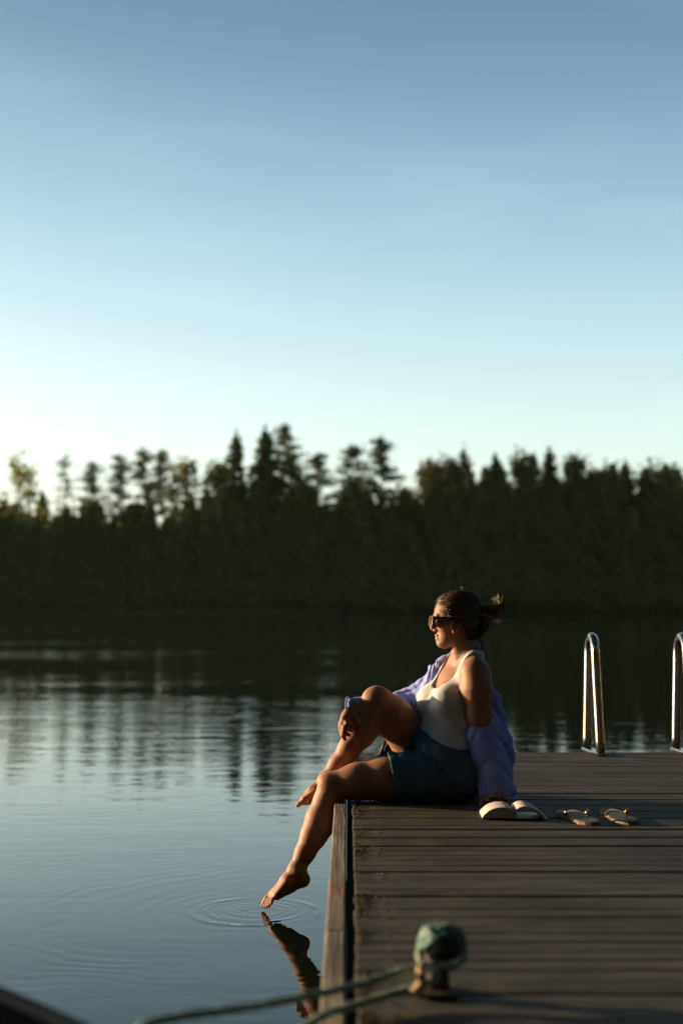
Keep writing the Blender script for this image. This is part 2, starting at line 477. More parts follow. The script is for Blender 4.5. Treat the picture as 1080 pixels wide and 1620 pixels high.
def world_and_sun():
    w = bpy.data.worlds.new('World'); scene.world = w; w.use_nodes = True
    t = w.node_tree
    bg = t.nodes['Background']
    sky = t.nodes.new('ShaderNodeTexSky'); sky.sky_type = 'NISHITA'
    sky.sun_disc = False
    sky.sun_elevation = SUN_EL
    sky.sun_rotation = SUN_AZ
    sky.air_density = 1.0; sky.dust_density = 2.2; sky.ozone_density = 2.0; sky.altitude = 0
    # thin high cloud streaks
    tc = t.nodes.new('ShaderNodeTexCoord')
    mp = t.nodes.new('ShaderNodeMapping'); mp.inputs['Scale'].default_value = (2.2, 2.2, 11); mp.inputs['Rotation'].default_value = (0, R(9), 0)
    nz = t.nodes.new('ShaderNodeTexNoise'); nz.inputs['Scale'].default_value = 1.6; nz.inputs['Detail'].default_value = 6; nz.inputs['Distortion'].default_value = .6
    mr = t.nodes.new('ShaderNodeMapRange'); mr.inputs['From Min'].default_value = .50; mr.inputs['From Max'].default_value = .85; mr.inputs['To Max'].default_value = .06
    mx = t.nodes.new('ShaderNodeMix'); mx.data_type = 'RGBA'
    L = t.links.new
    L(tc.outputs['Generated'], mp.inputs[0]); L(mp.outputs[0], nz.inputs['Vector']); L(nz.outputs['Fac'], mr.inputs['Value'])
    L(mr.outputs[0], mx.inputs[0]); L(sky.outputs[0], mx.inputs[6]); mx.inputs[7].default_value = (6.5, 6.6, 6.8, 1)
    warm = t.nodes.new('ShaderNodeMix'); warm.data_type = 'RGBA'; warm.blend_type = 'MULTIPLY'; warm.inputs[0].default_value = 1.0
    # the dome darkens towards the zenith at this hour
    sp = t.nodes.new('ShaderNodeSeparateXYZ'); L(tc.outputs['Generated'], sp.inputs[0])
    el = t.nodes.new('ShaderNodeFloatCurve'); L(sp.outputs[2], el.inputs['Value'])
    cv = el.mapping.curves[0]
    for k, (x, y) in enumerate(((0, .71), (.12, .68), (.25, .48), (.40, .29), (.60, .12), (1, .07))):
        if k == 0: cv.points[0].location = (x, y)
        elif k == 5: cv.points[1].location = (x, y)
        else: cv.points.new(x, y)
    el.mapping.update()
    e3 = t.nodes.new('ShaderNodeMath'); e3.operation = 'MULTIPLY'; L(el.outputs[0], e3.inputs[0]); e3.inputs[1].default_value = 2.7
    ml = t.nodes.new('ShaderNodeVectorMath'); ml.operation = 'SCALE'
    L(mx.outputs[2], ml.inputs[0]); L(e3.outputs[0], ml.inputs['Scale'])
    # pale milky air low over the horizon
    bw = t.nodes.new('ShaderNodeRGBToBW'); L(ml.outputs[0], bw.inputs[0])
    pale = t.nodes.new('ShaderNodeMix'); pale.data_type = 'RGBA'
    pf = t.nodes.new('ShaderNodeMapRange'); L(sp.outputs[2], pf.inputs['Value'])
    pf.inputs['From Max'].default_value = .42; pf.inputs['To Min'].default_value = .62; pf.inputs['To Max'].default_value = .12
    cmb = t.nodes.new('ShaderNodeVectorMath'); cmb.operation = 'SCALE'; cmb.inputs[0].default_value = (1.02, 1.03, .98)
    L(bw.outputs[0], cmb.inputs['Scale'])
    L(pf.outputs[0], pale.inputs[0]); L(ml.outputs[0], pale.inputs[6]); L(cmb.outputs[0], pale.inputs[7])
    L(pale.outputs[2], warm.inputs[6])
    tint = t.nodes.new('ShaderNodeValToRGB'); L(sp.outputs[2], tint.inputs[0])
    e = tint.color_ramp.elements; e[0].position = 0; e[0].color = (.97, 1.0, .96, 1); e[1].position = .42; e[1].color = (.84, 1.0, 1.02, 1)
    L(tint.outputs[0], warm.inputs[7])
    # a little less glare on the sun side
    az = t.nodes.new('ShaderNodeMapRange'); L(sp.outputs[0], az.inputs['Value'])
    az.inputs['From Min'].default_value = -.3; az.inputs['From Max'].default_value = .3; az.inputs['To Min'].default_value = .92; az.inputs['To Max'].default_value = 1.20
    e4 = t.nodes.new('ShaderNodeMath'); e4.operation = 'MULTIPLY'; L(e3.outputs[0], e4.inputs[0]); L(az.outputs[0], e4.inputs[1]); L(e4.outputs[0], ml.inputs['Scale'])
    L(warm.outputs[2], bg.inputs[0])
    bg.inputs[1].default_value = SKY_STRENGTH
    s = bpy.data.lights.new('sun', 'SUN'); s.energy = SUN_STRENGTH; s.angle = R(.6); s.color = (1.0, .68, .38)
    so = bpy.data.objects.new('sun', s); col.objects.link(so)
    d = np.array([sin(SUN_AZ) * cos(SUN_EL), cos(SUN_AZ) * cos(SUN_EL), sin(SUN_EL)])
    from mathutils import Vector
    so.rotation_euler = Vector(d).to_track_quat('Z', 'Y').to_euler()
    so.location = (-20, 5, 12)


SKY_STRENGTH = .12
SUN_STRENGTH = 4.6
EXPOSURE = 1.0


def haze():
    m = bpy.data.materials.new('evening_haze'); m.use_nodes = True
    t = m.node_tree; t.nodes.clear()
    o = t.nodes.new('ShaderNodeOutputMaterial'); v = t.nodes.new('ShaderNodeVolumePrincipled')
    v.inputs['Color'].default_value = (.68, 1.0, .74, 1); v.inputs['Density'].default_value = .000052; v.inputs['Anisotropy'].default_value = .35
    t.links.new(v.outputs[0], o.inputs['Volume'])
    b = MB(); b.box((0, 300, 15), (1040, 1240, 36))
    tag(b.build('haze', m), kind='stuff', label='thin evening haze over the lake', cat='haze')


def camera():
    c = bpy.data.cameras.new('camera')
    o = bpy.data.objects.new('camera', c); col.objects.link(o)
    c.sensor_fit = 'VERTICAL'; c.sensor_height = 36; c.sensor_width = 24; c.lens = 50
    o.location = CAM
    o.rotation_euler = (pi / 2 + PITCH, 0, 0)
    c.clip_end = 5000; c.clip_start = .05
    c.dof.use_dof = True; c.dof.focus_distance = 5.6; c.dof.aperture_fstop = 1.9; c.dof.aperture_blades = 0
    scene.camera = o


def terrain():
    wm = water_mat()
    v = [(-500, -12, WATER_Z), (500, -12, WATER_Z), (500, 400, WATER_Z), (-500, 400, WATER_Z)]
    tag(mesh_obj('lake_water', v, [(0, 1, 2, 3)], wm), kind='structure', label='calm dark lake water')
    # far bank
    xs = np.linspace(-420, 420, 141); ys = np.array([150, 156, 159, 162, 170, 185, 210, 250, 320, 420, 900.])
    zz = np.array([-1.5, -.4, .25, .8, 1.6, 3.0, 5.0, 8.0, 10, 11, 12.])
    X, Yg = np.meshgrid(xs, ys, indexing='ij')
    Z = np.broadcast_to(zz, X.shape) + rng.normal(0, .25, X.shape) * (zz > 0)
    Yg = Yg + (np.sin(X * .045) * 2.0 + np.sin(X * .13) * 1.0)
    n, k = X.shape
    v = np.c_[X.ravel(), Yg.ravel(), Z.ravel()]
    f = [(i * k + j, (i + 1) * k + j, (i + 1) * k + j + 1, i * k + j + 1) for i in range(n - 1) for j in range(k - 1)]
    tag(mesh_obj('far_bank', v, f, M['bank'], smooth=True), kind='structure', label='low wooded bank across the lake')
    # near shore behind the viewpoint, where the jetty starts
    xs = np.linspace(-200, 200, 41); ys = np.array([-5, -7, -9, -14, -30, -300.]); zz = np.array([-1.0, -.2, .35, .8, 2.0, 4.0])
    X, Yg = np.meshgrid(xs, ys, indexing='ij')
    Z = np.broadcast_to(zz, X.shape) + rng.normal(0, .08, X.shape)
    n, k = X.shape
    v = np.c_[X.ravel(), Yg.ravel(), Z.ravel()]
    f = [(i * k + j, i * k + j + 1, (i + 1) * k + j + 1, (i + 1) * k + j) for i in range(n - 1) for j in range(k - 1)]
    tag(mesh_obj('near_shore', v, f, M['bank'], smooth=True), kind='structure', label='near shore at the start of the jetty')


# ------------------------------------------------------------------ trees
def leaf_quads(c, size, flat=0.0):
    """One bent leaf clump (a four-cornered face) at each centre."""
    n = len(c)
    a = rng.normal(size=(n, 3)); a /= np.linalg.norm(a, axis=1)[:, None]
    b = rng.normal(size=(n, 3)); b[:, 2] *= (1 - flat); a[:, 2] *= (1 - flat)
    a /= np.linalg.norm(a, axis=1)[:, None]
    b -= a * (a * b).sum(1)[:, None]; b /= np.linalg.norm(b, axis=1)[:, None]
    s = (size * rng.uniform(.6, 1.3, n))[:, None]
    q = s * rng.uniform(.45, .8, (n, 1))
    v = np.stack([c - a * s, c - b * q, c + a * s, c + b * q], 1).reshape(-1, 3)
    f = np.arange(4 * n).reshape(-1, 4)
    return v, f


def tree_geo(kind, h, wid, dens=1.0, crown0=None):
    """Returns leaf vertices/faces and an MB of trunk with limbs, base at origin."""
    tb = MB()
    lean = rng.normal(0, .012 * h, 2)
    def axis(t): return np.array([lean[0] * t * t, lean[1] * t * t, h * t])
    r0 = .009 * h + .05
    ts = np.linspace(0, .97, 9)
    tb.tube([axis(t) for t in ts], r0 * (1 - ts * .9), 6)
    C = []
    if kind == 'spruce':
        t0 = .06 if crown0 is None else crown0
        n_lv = int(h * 2.3)
        for i in range(n_lv):
            t = t0 + (1 - t0) * (i + rng.uniform(0, .8)) / n_lv
            r = wid * (1 - t) ** .5 * rng.uniform(.55, 1.15) * (1 if t > .2 else t / .2 * .5 + .5) + .15
            nb = rng.integers(5, 8)
            ph = rng.uniform(0, 2 * pi)
            for b in range(nb):
                an = ph + 2 * pi * b / nb + rng.normal(0, .25)
                rr = r * rng.uniform(.6, 1.1)
                tip = axis(t) + np.array([cos(an) * rr, sin(an) * rr, -rr * .35])
                m = max(4, int(9 * rr * dens))
                k = rng.uniform(.15, 1, (m, 1))
                pts = axis(t) + (tip - axis(t)) * k + rng.normal(0, .16, (m, 3)) * (1, 1, .9)
                C.append(pts)
        C.append(axis(1.0) + rng.normal(0, .10, (10, 3)) * (1, 1, 4))
        return leaf_quads(np.concatenate(C), .34, .25), tb
    if kind == 'pine':
        t0 = .5 if crown0 is None else crown0
        n_b = int(26 * dens + h * .6)
        for i in range(n_b):
            t = t0 + (1 - t0) * ((i + rng.uniform(0, 1)) / n_b) ** .9
            u = (t - t0) / (1 - t0)
            prof = (.45 + .9 * u) if u < .35 else .78 * (1 - u) ** .62 + .12
            rr = wid * prof * rng.uniform(.35, 1.2)
            an = rng.uniform(0, 2 * pi)
            tip = axis(t) + np.array([cos(an) * rr, sin(an) * rr, rr * rng.uniform(-.1, .35)])
            tb.tube([axis(t - .01), (axis(t) + tip) / 2 + (0, 0, -.05), tip], [.07, .05, .03], 4)
            m = int(rng.uniform(40, 80) * dens)
            C.append(tip + rng.normal(0, 1, (m, 3)) * np.array([.62, .62, .20]) * (.6 + .25 * rr))
            m2 = m // 2
            C.append(axis(t) + (tip - axis(t)) * rng.uniform(.3, 1, (m2, 1)) + rng.normal(0, .2, (m2, 3)))
        C.append(axis(1.0) + rng.normal(0, .2, (24, 3)) * (1, 1, 1.6))
        return leaf_quads(np.concatenate(C), .18, .2), tb
    # broadleaf
    t0 = .25 if crown0 is None else crown0
    n_c = int(40 * dens)
    for i in range(n_c):
        t = t0 + (1 - t0) * rng.uniform(0, 1) ** .85
        u = (t - t0) / (1 - t0)
        prof = max(.06, (1 - u ** 1.25)) ** .75 * (.55 + .45 * min(1, u / .25))
        rr = wid * prof * math.sqrt(rng.uniform(.05, 1))
        an = rng.uniform(0, 2 * pi)
        c = axis(t) + np.array([cos(an) * rr, sin(an) * rr, 0])
        tb.tube([axis(max(.1, t - .12)), c], [.07, .02], 4)
        m = int(rng.uniform(22, 48) * min(1, .35 + dens * .6))
        C.append(c + rng.normal(0, 1, (m, 3)) * np.array([.62, .62, .55]) * (.7 + .12 * wid))
    C.append(axis(.98) + rng.normal(0, .35, (20, 3)) * (1, 1, 1.8))
    return leaf_quads(np.concatenate(C), .30), tb


def tree(name, px, py, Y, kind, wid, label, dens=1.0, crown0=None, leafmat=None, bark='bark', z0=None):
    top = P(px, py, Y)
    base = np.array([top[0], Y, 1.0 + (Y - 160) * .1 if z0 is None else z0])
    h = top[2] - base[2]
    (v, f), tb = tree_geo(kind, h, wid * 1.25, dens * 1.25, crown0)
    root = empty(name, base)
    tag(root, label, 'tree', 'trees on the far shore')
    tb.build('trunk', M[bark], root_local(tb, root))
    mt = leafmat or {'spruce': 'needle_spruce', 'pine': 'needle_pine', 'broad': 'leaf'}[kind]
    mesh_obj('crown', v + base, f, M[mt], root)
    return root


def root_local(mb, root):
    b = np.array(root.location)
    mb.v = [x + b for x in mb.v]
    return root


def forest():
    T = tree
    # left: thin trees standing above the low wood
    T('birch_tree', 28, 728, 172, 'broad', 2.0, 'wispy half bare tree at the left end of the skyline', .28, .5, bark='birch_bark')
    T('birch_tree', 48, 752, 168, 'broad', 1.7, 'shorter loose crown just right of the wispy leftmost tree', .35, .5, bark='birch_bark')
    T('pine_tree', 105, 724, 176, 'pine', 1.6, 'palest, nearly see-through thin pine standing alone on the left skyline', .32, .45)
    T('pine_tree', 150, 737, 170, 'pine', 2.1, 'short rounded pine between the see-through pine and a taller shaggy one', .6, .5)
    T('pine_tree', 188, 724, 168, 'pine', 2.4, 'shaggy pine with long side boughs, tallest of the left three close pines', .7, .42)
    T('pine_tree', 232, 715, 172, 'pine', 1.5, 'slim pointed pine with a narrow column crown, left of its slim twin', .65, .5)
    T('pine_tree', 263, 715, 170, 'pine', 1.7, 'slim pine whose bare trunk shows under a tufted crown, right of its slim twin', .6, .55)
    T('birch_tree', 294, 733, 168, 'broad', 2.6, 'broad loose birch leaning against the slim pine, sky showing through it', .6, .45, bark='birch_bark')
    # middle: tall spruces and pines
    T('birch_tree', 345, 742, 166, 'broad', 2.9, 'yellowish birch growing against the left side of a tall pointed spruce', .9, .3, bark='birch_bark')
    T('spruce_tree', 371, 688, 170, 'spruce', 3.0, 'tall pointed spruce with a birch against its left side', 1.0)
    T('spruce_tree', 421, 681, 168, 'spruce', 3.3, 'darkest dense spruce, wide at the foot, beside the tallest pine', 1.5)
    T('pine_tree', 448, 674, 172, 'pine', 2.5, 'tallest pine of the skyline, rising right behind the darkest spruce', 1.0, .35)
    T('pine_tree', 465, 722, 169, 'pine', 2.0, 'lower pine hugging the right side of the tallest pine', .9, .4)
    T('pine_tree', 505, 721, 170, 'pine', 2.5, 'narrow topped pine with a broad skirt, standing in the dip of the middle skyline', .9, .35)
    T('birch_tree', 488, 775, 165, 'broad', 2.4, 'low yellow green birch in front of the pine in the skyline dip', 1.0, .2, bark='birch_bark')
    T('pine_tree', 560, 708, 170, 'pine', 2.9, 'wide pine with a round dark top left of the layered pine', .9, .4)
    T('birch_tree', 556, 768, 165, 'broad', 2.8, 'sunlit olive birch below the wide round topped pine', 1.0, .2, bark='birch_bark')
    T('pine_tree', 606, 696, 168, 'pine', 2.6, 'pine with dark layered boughs reaching right over the skyline gap', 1.0, .35)
    T('birch_tree', 636, 778, 166, 'broad', 2.6, 'low round tree filling the gap before the right hand wood', 1.2, .2)
    # right: a closed, taller wood
    R_ = [(684, 737, 2.6, 'broad', 'loose leafy tree with sky holes at the left edge of the right wood'),
          (712, 735, 2.6, 'broad', 'full crown second from the left edge of the right wood'),
          (740, 718, 2.2, 'spruce', 'pointed spruce tip above the leafy left edge of the right wood'),
          (786, 724, 2.6, 'spruce', 'blunt spruce between the pointed tip and the round topped tree'),
          (824, 728, 3.2, 'broad', 'round topped leafy tree left of the highest tip of the right wood'),
          (870, 715, 2.5, 'spruce', 'highest pointed tip of the right wood'),
          (905, 730, 2.7, 'broad', 'leafy tree leaning on the right of the highest tip'),
          (934, 742, 2.4, 'spruce', 'small spruce tip in the lower stretch of the right wood'),
          (962, 752, 2.7, 'broad', 'lowest crown of the right wood, between two small spruce tips'),
          (990, 738, 2.3, 'spruce', 'narrow spruce tip before the last broad crowns'),
          (1030, 738, 3.4, 'broad', 'broadest crown near the right end of the wood'),
          (1060, 745, 2.9, 'broad', 'sloping last crown at the right edge of the picture')]
    for px, py, wd, k, lb in R_:
        T('spruce_tree' if k == 'spruce' else 'birch_tree', px, py, 168 + rng.uniform(-3, 3), k, wd, lb, 1.7 if k == 'broad' else 1.3,
          .15 if k == 'broad' else .05, leafmat='needle_spruce' if k == 'spruce' else 'under')
    # the closed wood below the skyline, one dark mass
    C = []; tb = MB()
    prof_x = [-500, -60, 0, 60, 120, 200, 260, 310, 350, 400, 450, 520, 600, 640, 670, 700, 760, 860, 960, 1060, 1150, 1500]
    prof_y = [780, 790, 793, 795, 800, 800, 806, 800, 775, 770, 775, 790, 780, 790, 790, 750, 742, 742, 755, 752, 800, 780]
    for row, (Y, dy, sp) in enumerate(((184, -4, 30), (174, 2, 28), (167, 14, 25), (163, 38, 22), (160.5, 80, 20), (158.8, 172, 13))):
        px = -420.0
        while px < 1500:
            px += rng.uniform(.6, 1.4) * sp
            py = np.interp(px, prof_x, prof_y) + dy + (rng.uniform(-14, 26) if row < 2 else rng.uniform(-20, 34))
            top = P(px, py, Y)
            b = 1.0 + (Y - 160) * .1
            h = max(2.5, top[2] - b)
            wd = rng.uniform(1.5, 3.0)
            n = int(330 + 80 * h)
            t = rng.uniform(.02, 1, n) ** .9
            pr = np.maximum(.06, 1 - t ** rng.uniform(1.3, 3)) ** .7
            an = rng.uniform(0, 2 * pi, n); rr = wd * pr * np.sqrt(rng.uniform(0, 1, n)) * (1 + .3 * np.sin(3 * an + 9 * t + px))
            C.append(np.c_[top[0] + np.cos(an) * rr, Y + np.sin(an) * rr, b + h * t + rng.normal(0, .25, n)])
    v, f = leaf_quads(np.concatenate(C), .34)
    for px in rng.uniform(-60, 1140, 18):           # pale stems showing at the edge of the wood
        a = P(px, 960, 158.4 + rng.uniform(-.5, .5)); h = rng.uniform(5, 11); ln = rng.normal(0, .25)
        tb.tube([a * (1, 1, 0) + (0, 0, .2), a * (1, 1, 0) + (ln, 0, h * .5), a * (1, 1, 0) + (ln * 1.6, .2, h)], [.07, .06, .03], 5)
    nv = len(v); tv = np.concatenate(tb.v)
    fl = f.tolist() + [tuple(i + nv for i in q) for q in tb.f]
    wo = mesh_obj('shore_woods', np.concatenate([v, tv]), fl, M['under'])
    wo.data.materials.append(M['bark'])
    wo.data.polygons.foreach_set('material_index', np.r_[np.zeros(len(f), int), np.ones(len(tb.f), int)])
    tag(wo, kind='stuff', label='dark closed wood along the far shore', cat='woods')
    # reeds and low growth along the far waterline
    n = 5000
    x = rng.uniform(-120, 120, n); y = 158.5 + rng.uniform(-1, 1, n) + (np.sin(x * .045) * 2.0 + np.sin(x * .13))
    hh = rng.uniform(.25, .8, n)
    a = np.c_[x, y, np.full(n, -.1)]
    w = .08
    v = np.stack([a + (-w, 0, 0), a + (w, 0, 0), a + np.c_[rng.normal(0, .1, n), np.zeros(n), hh]], 1).reshape(-1, 3)
    tag(mesh_obj('shore_reeds', v, np.arange(3 * n).reshape(-1, 3), M['reed']), kind='stuff', label='dry reeds along the far waterline', cat='reeds')
    # unseen wood added behind the viewpoint to cut the sky fill
    C = []
    for i in range(120):
        x = rng.uniform(-45, 45); y = -11 - rng.uniform(0, 9); h = rng.uniform(13, 20); wd = rng.uniform(2.2, 3.6)
        n = 420
        t = rng.uniform(.05, 1, n); pr = np.maximum(.1, 1 - t ** 2) ** .6
        an = rng.uniform(0, 2 * pi, n); rr = wd * pr * np.sqrt(rng.uniform(0, 1, n))
        C.append(np.c_[x + np.cos(an) * rr, y + np.sin(an) * rr, .5 + h * t])
    for i in range(110):  # side belts added out of frame, screening more of the low sky
        if i < 70: x = 34 + rng.uniform(0, 9) + (i / 70) * 18; y = -14 + i / 70 * 110
        else: x = -36 - rng.uniform(0, 9) - (i - 70) / 40 * 6; y = -14 + (i - 70) / 40 * 20
        h = rng.uniform(13, 19); wd = rng.uniform(2.4, 3.6); n = 420
        t = rng.uniform(.02, 1, n); pr = np.maximum(.1, 1 - t ** 2) ** .6
        an = rng.uniform(0, 2 * pi, n); rr = wd * pr * np.sqrt(rng.uniform(0, 1, n))
        C.append(np.c_[x + np.cos(an) * rr, y + np.sin(an) * rr, .3 + h * t])
    v, f = leaf_quads(np.concatenate(C), .9)
    tag(mesh_obj('sky_block_woods', v, f, M['under']), kind='stuff', label='unseen wood added round the near shore to cut the sky fill', cat='woods')


# ------------------------------------------------------------------ jetty
Y_END = float(G(800, 1190)[1])
X_R = 4.2


def turn(mb):
    # the jetty's long axis leans a hair to the right of the view axis
    for v in mb.v: v[:, 0] += .005 * (v[:, 1] - 5.6)


def jetty():
    root = empty('jetty', (0.0, 3.0, DOCK_Z))
    tag(root, 'weathered grey brown plank jetty with a pale kerb board along its edge', 'jetty')
    d = MB()
    y = -7.0
    while y < Y_END - .05:
        w = rng.uniform(.070, .094)
        if y + w > Y_END: w = Y_END - y
        x0 = .041 + rng.uniform(-.003, .004)
        dz = rng.normal(0, .0010)
        tilt = rng.normal(0, .0035)
        rot = np.array([[1, 0, 0], [0, cos(tilt), -sin(tilt)], [0, sin(tilt), cos(tilt)]])
        # boards break at joists here and there
        cuts = [x0]
        if rng.uniform() < .3: cuts.append(rng.uniform(1.2, 3.4))
        cuts.append(X_R + rng.uniform(-.01, .01))
        for a, b in zip(cuts[:-1], cuts[1:]):
            d.box(((a + b) / 2, y + w / 2, DOCK_Z - .016 + dz), (b - a - .003, w - rng.uniform(.003, .0065), .032), rot, .0022)
        y += w
    nb = len(d.f)
    for yy in np.arange(1.4, Y_END - .05, .082):
        for xx in (.115, .125, 1.395, 1.41, 2.745, 2.76):
            q = rng.normal(0, .006, 2)
            a6 = np.linspace(0, 2 * pi, 6, endpoint=False)
            d.prism(np.c_[np.cos(a6), np.sin(a6)] * .0042, DOCK_Z - .004, DOCK_Z + .0012, ((xx + q[0], yy + q[1], 0), (1, 0, 0), (0, 1, 0), (0, 0, 1)))
    turn(d); dk = d.build('deck', M['deck'], root)
    dk.data.materials.append(M['screw'])
    dk.data.polygons.foreach_set('material_index', np.r_[np.zeros(nb, int), np.ones(len(d.f) - nb, int)])
    k = MB()
    y = -7.0
    for L in (3.1, 3.4, 3.9, 3.6, 3.0):
        e = min(y + L, Y_END)
        k.box((-.004, (y + e) / 2, DOCK_Z - .062), (.046, e - y - .004, .125), None, .004)
        y = e
        if e >= Y_END: break
    turn(k); k.build('kerb_board', M['kerb'], root)
    f = MB()
    for xx in (.12, 1.4, 2.75, X_R - .1):
        f.box((xx, (-7 + Y_END) / 2, DOCK_Z - .111), (.05, Y_END + 7 - .05, .15))
    f.box((X_R / 2, Y_END + .022, DOCK_Z - .09), (X_R + .05, .036, .16))
    for yy in (-3, -.5, 2, 4.5, 6.9):
        f.box((.6, yy, DOCK_Z - .215), (1.1, .09, .05))
    f.box((.038, (-7 + Y_END) / 2, DOCK_Z - .108), (.034, Y_END + 7 - .05, .14))
    turn(f); f.build('frame', M['frame_wood'], root)
    for xx in (.7, 3.4):
        for yy in (-2.0, 1.6, 5.4):
            m = MB(); m.box((xx, yy, .10), (.9, 1.9, .34), None, .05)
            m.build('float', M['dark_metal'], root)
    # moss tufts at the plank ends
    n = 5200
    yy = rng.uniform(1.5, Y_END - .1, n)
    cl = np.sin(yy * 7.3) + np.sin(yy * 17.1 + 1) + rng.normal(0, .8, n)
    yy = yy[cl > .35]; n = len(yy)
    c = np.c_[.049 + .005 * (yy - 5.6) + np.abs(rng.normal(0, .016, n)), yy, np.full(n, DOCK_Z + .002)]
    v, f = leaf_quads(c, .0032)
    tag(mesh_obj('moss', v, f, M['moss']), kind='stuff', label='tufts of brown moss along the plank ends', cat='moss')


def ladder():
    A = G(926, 1187); B = G(950, 1196)
    root = empty('swim_ladder', ((A + B) / 2 + np.array([.23, 0, 0])))
    tag(root, 'swim ladder with two polished steel handrail hoops at the far end of the jetty', 'ladder')
    top = P(933, 1003, (A[1] + B[1]) / 2)
    for k in range(2):
        off = np.array([.46 * k, 0, 0]) if k == 0 else G(1062 + 4, 1187) - A
        m = MB()
        a = A + off; b = B + off
        pa = a + np.array([.004, -.02, 0]); pb = b
        ht = top[2] - DOCK_Z
        pts = []
        up_a = pa + np.array([.010, -.02, ht - .10]); up_b = pb + np.array([-.016, .03, ht - .10])
        for t in np.linspace(0, 1, 8): pts.append(pa + (up_a - pa) * t)
        mid = (up_a + up_b) / 2; half = (up_b - up_a) / 2
        for an in np.linspace(0, pi, 15)[1:-1]:
            pts.append(mid - half * cos(an) + np.array([0, 0, .085 * sin(an)]))
        for t in np.linspace(0, 1, 8): pts.append(up_b + (pb - up_b) * t)
        m.tube(pts, .0225, 18)
        h = m.build('handrail', M['steel'], root, True)
        fb = MB()
        d = pb - pa; d /= np.linalg.norm(d); s = np.array([-d[1], d[0], 0])
        rot = np.stack([d, s, np.array([0, 0, 1.0])], 1)
        fb.box((pa + pb) / 2 + (0, 0, .010), (np.linalg.norm(pb - pa) + .05, .048, .012), rot, .003)
        fb.build('foot_plate', M['steel'], h)
        # the submerged stringer of this side
    m = MB()
    for z in (.10, -.15, -.40):
        m.tube([A + np.array([.03, .10, z - DOCK_Z]), A + np.array([.43, .10, z - DOCK_Z])], .016, 8)
    for x in (.02, .44):
        m.tube([A + np.array([x, .10, -.03]), A + np.array([x, .10, -.95])], .018, 8)
    m.build('step_frame', M['steel'], root, True)


def bracket():
    # small slanted metal mooring bracket at the far left corner
    a = G(601, 1197); y = a[1]
    root = empty('mooring_bracket', a)
    tag(root, 'small slanted grey mooring bracket at the jetty end, seen under the raised thigh', 'bracket')
    m = MB()
    m.tube([P(600, 1197, y), P(611, 1168, y), P(616, 1172, y + .01), P(618, 1196, y + .02)], .008, 8)
    m.build('hoop', M['dark_metal'], root, True)
    m = MB(); c = (P(609, 1195, y + .01)); m.box(c + (0, 0, .002), (.09, .06, .008), None, .002)
    m.build('base_plate', M['dark_metal'], root)
    m = MB(); m.prism([(-.018, 0), (.022, 0), (.022, .055), (.010, .055)], -.004, .004, (c + (0, 0.0, .004), (1, 0, 0), (0, 0, 1), (0, -1, 0)))
    m.build('gusset', M['dark_metal'], root)


def twisted(mb, path, r, pitch=.05, strands=3, seg=6):
    path = np.asarray(path, float)
    # resample
    L = np.r_[0, np.cumsum(np.linalg.norm(np.diff(path, axis=0), axis=1))]
    n = max(8, int(L[-1] / .007))
    s = np.linspace(0, L[-1], n)
    p = np.c_[[np.interp(s, L, path[:, k]) for k in range(3)]].T
    for _ in range(6):
        p[1:-1] = (p[:-2] + p[1:-1] * 2 + p[2:]) / 4
    t = np.gradient(p, axis=0); t /= np.linalg.norm(t, axis=1)[:, None]
    u = np.cross(t[0], (0, 0, 1.0)); 
    if np.linalg.norm(u) < .1: u = np.cross(t[0], (1.0, 0, 0))
    U = []
    for i in range(n):
        u = u - t[i] * np.dot(u, t[i]); u /= np.linalg.norm(u); U.append(u.copy())
    U = np.array(U); W = np.cross(t, U)
    for k in range(strands):
        a = s / pitch * 2 * pi + 2 * pi * k / strands
        mb.tube(p + (np.cos(a)[:, None] * U + np.sin(a)[:, None] * W) * r * .52, r * .55, seg)


def smooth_path(pts, n=40):
    pts = np.asarray(pts, float)
    t = np.arange(len(pts)); tt = np.linspace(0, len(pts) - 1, n)
    out = []
    for x in tt:
        i = min(int(x), len(pts) - 2); f = x - i
        p0 = pts[max(i - 1, 0)]; p1 = pts[i]; p2 = pts[i + 1]; p3 = pts[min(i + 2, len(pts) - 1)]
        out.append(.5 * ((2 * p1) + (-p0 + p2) * f + (2 * p0 - 5 * p1 + 4 * p2 - p3) * f * f + (-p0 + 3 * p1 - 3 * p2 + p3) * f ** 3))
    return np.array(out)


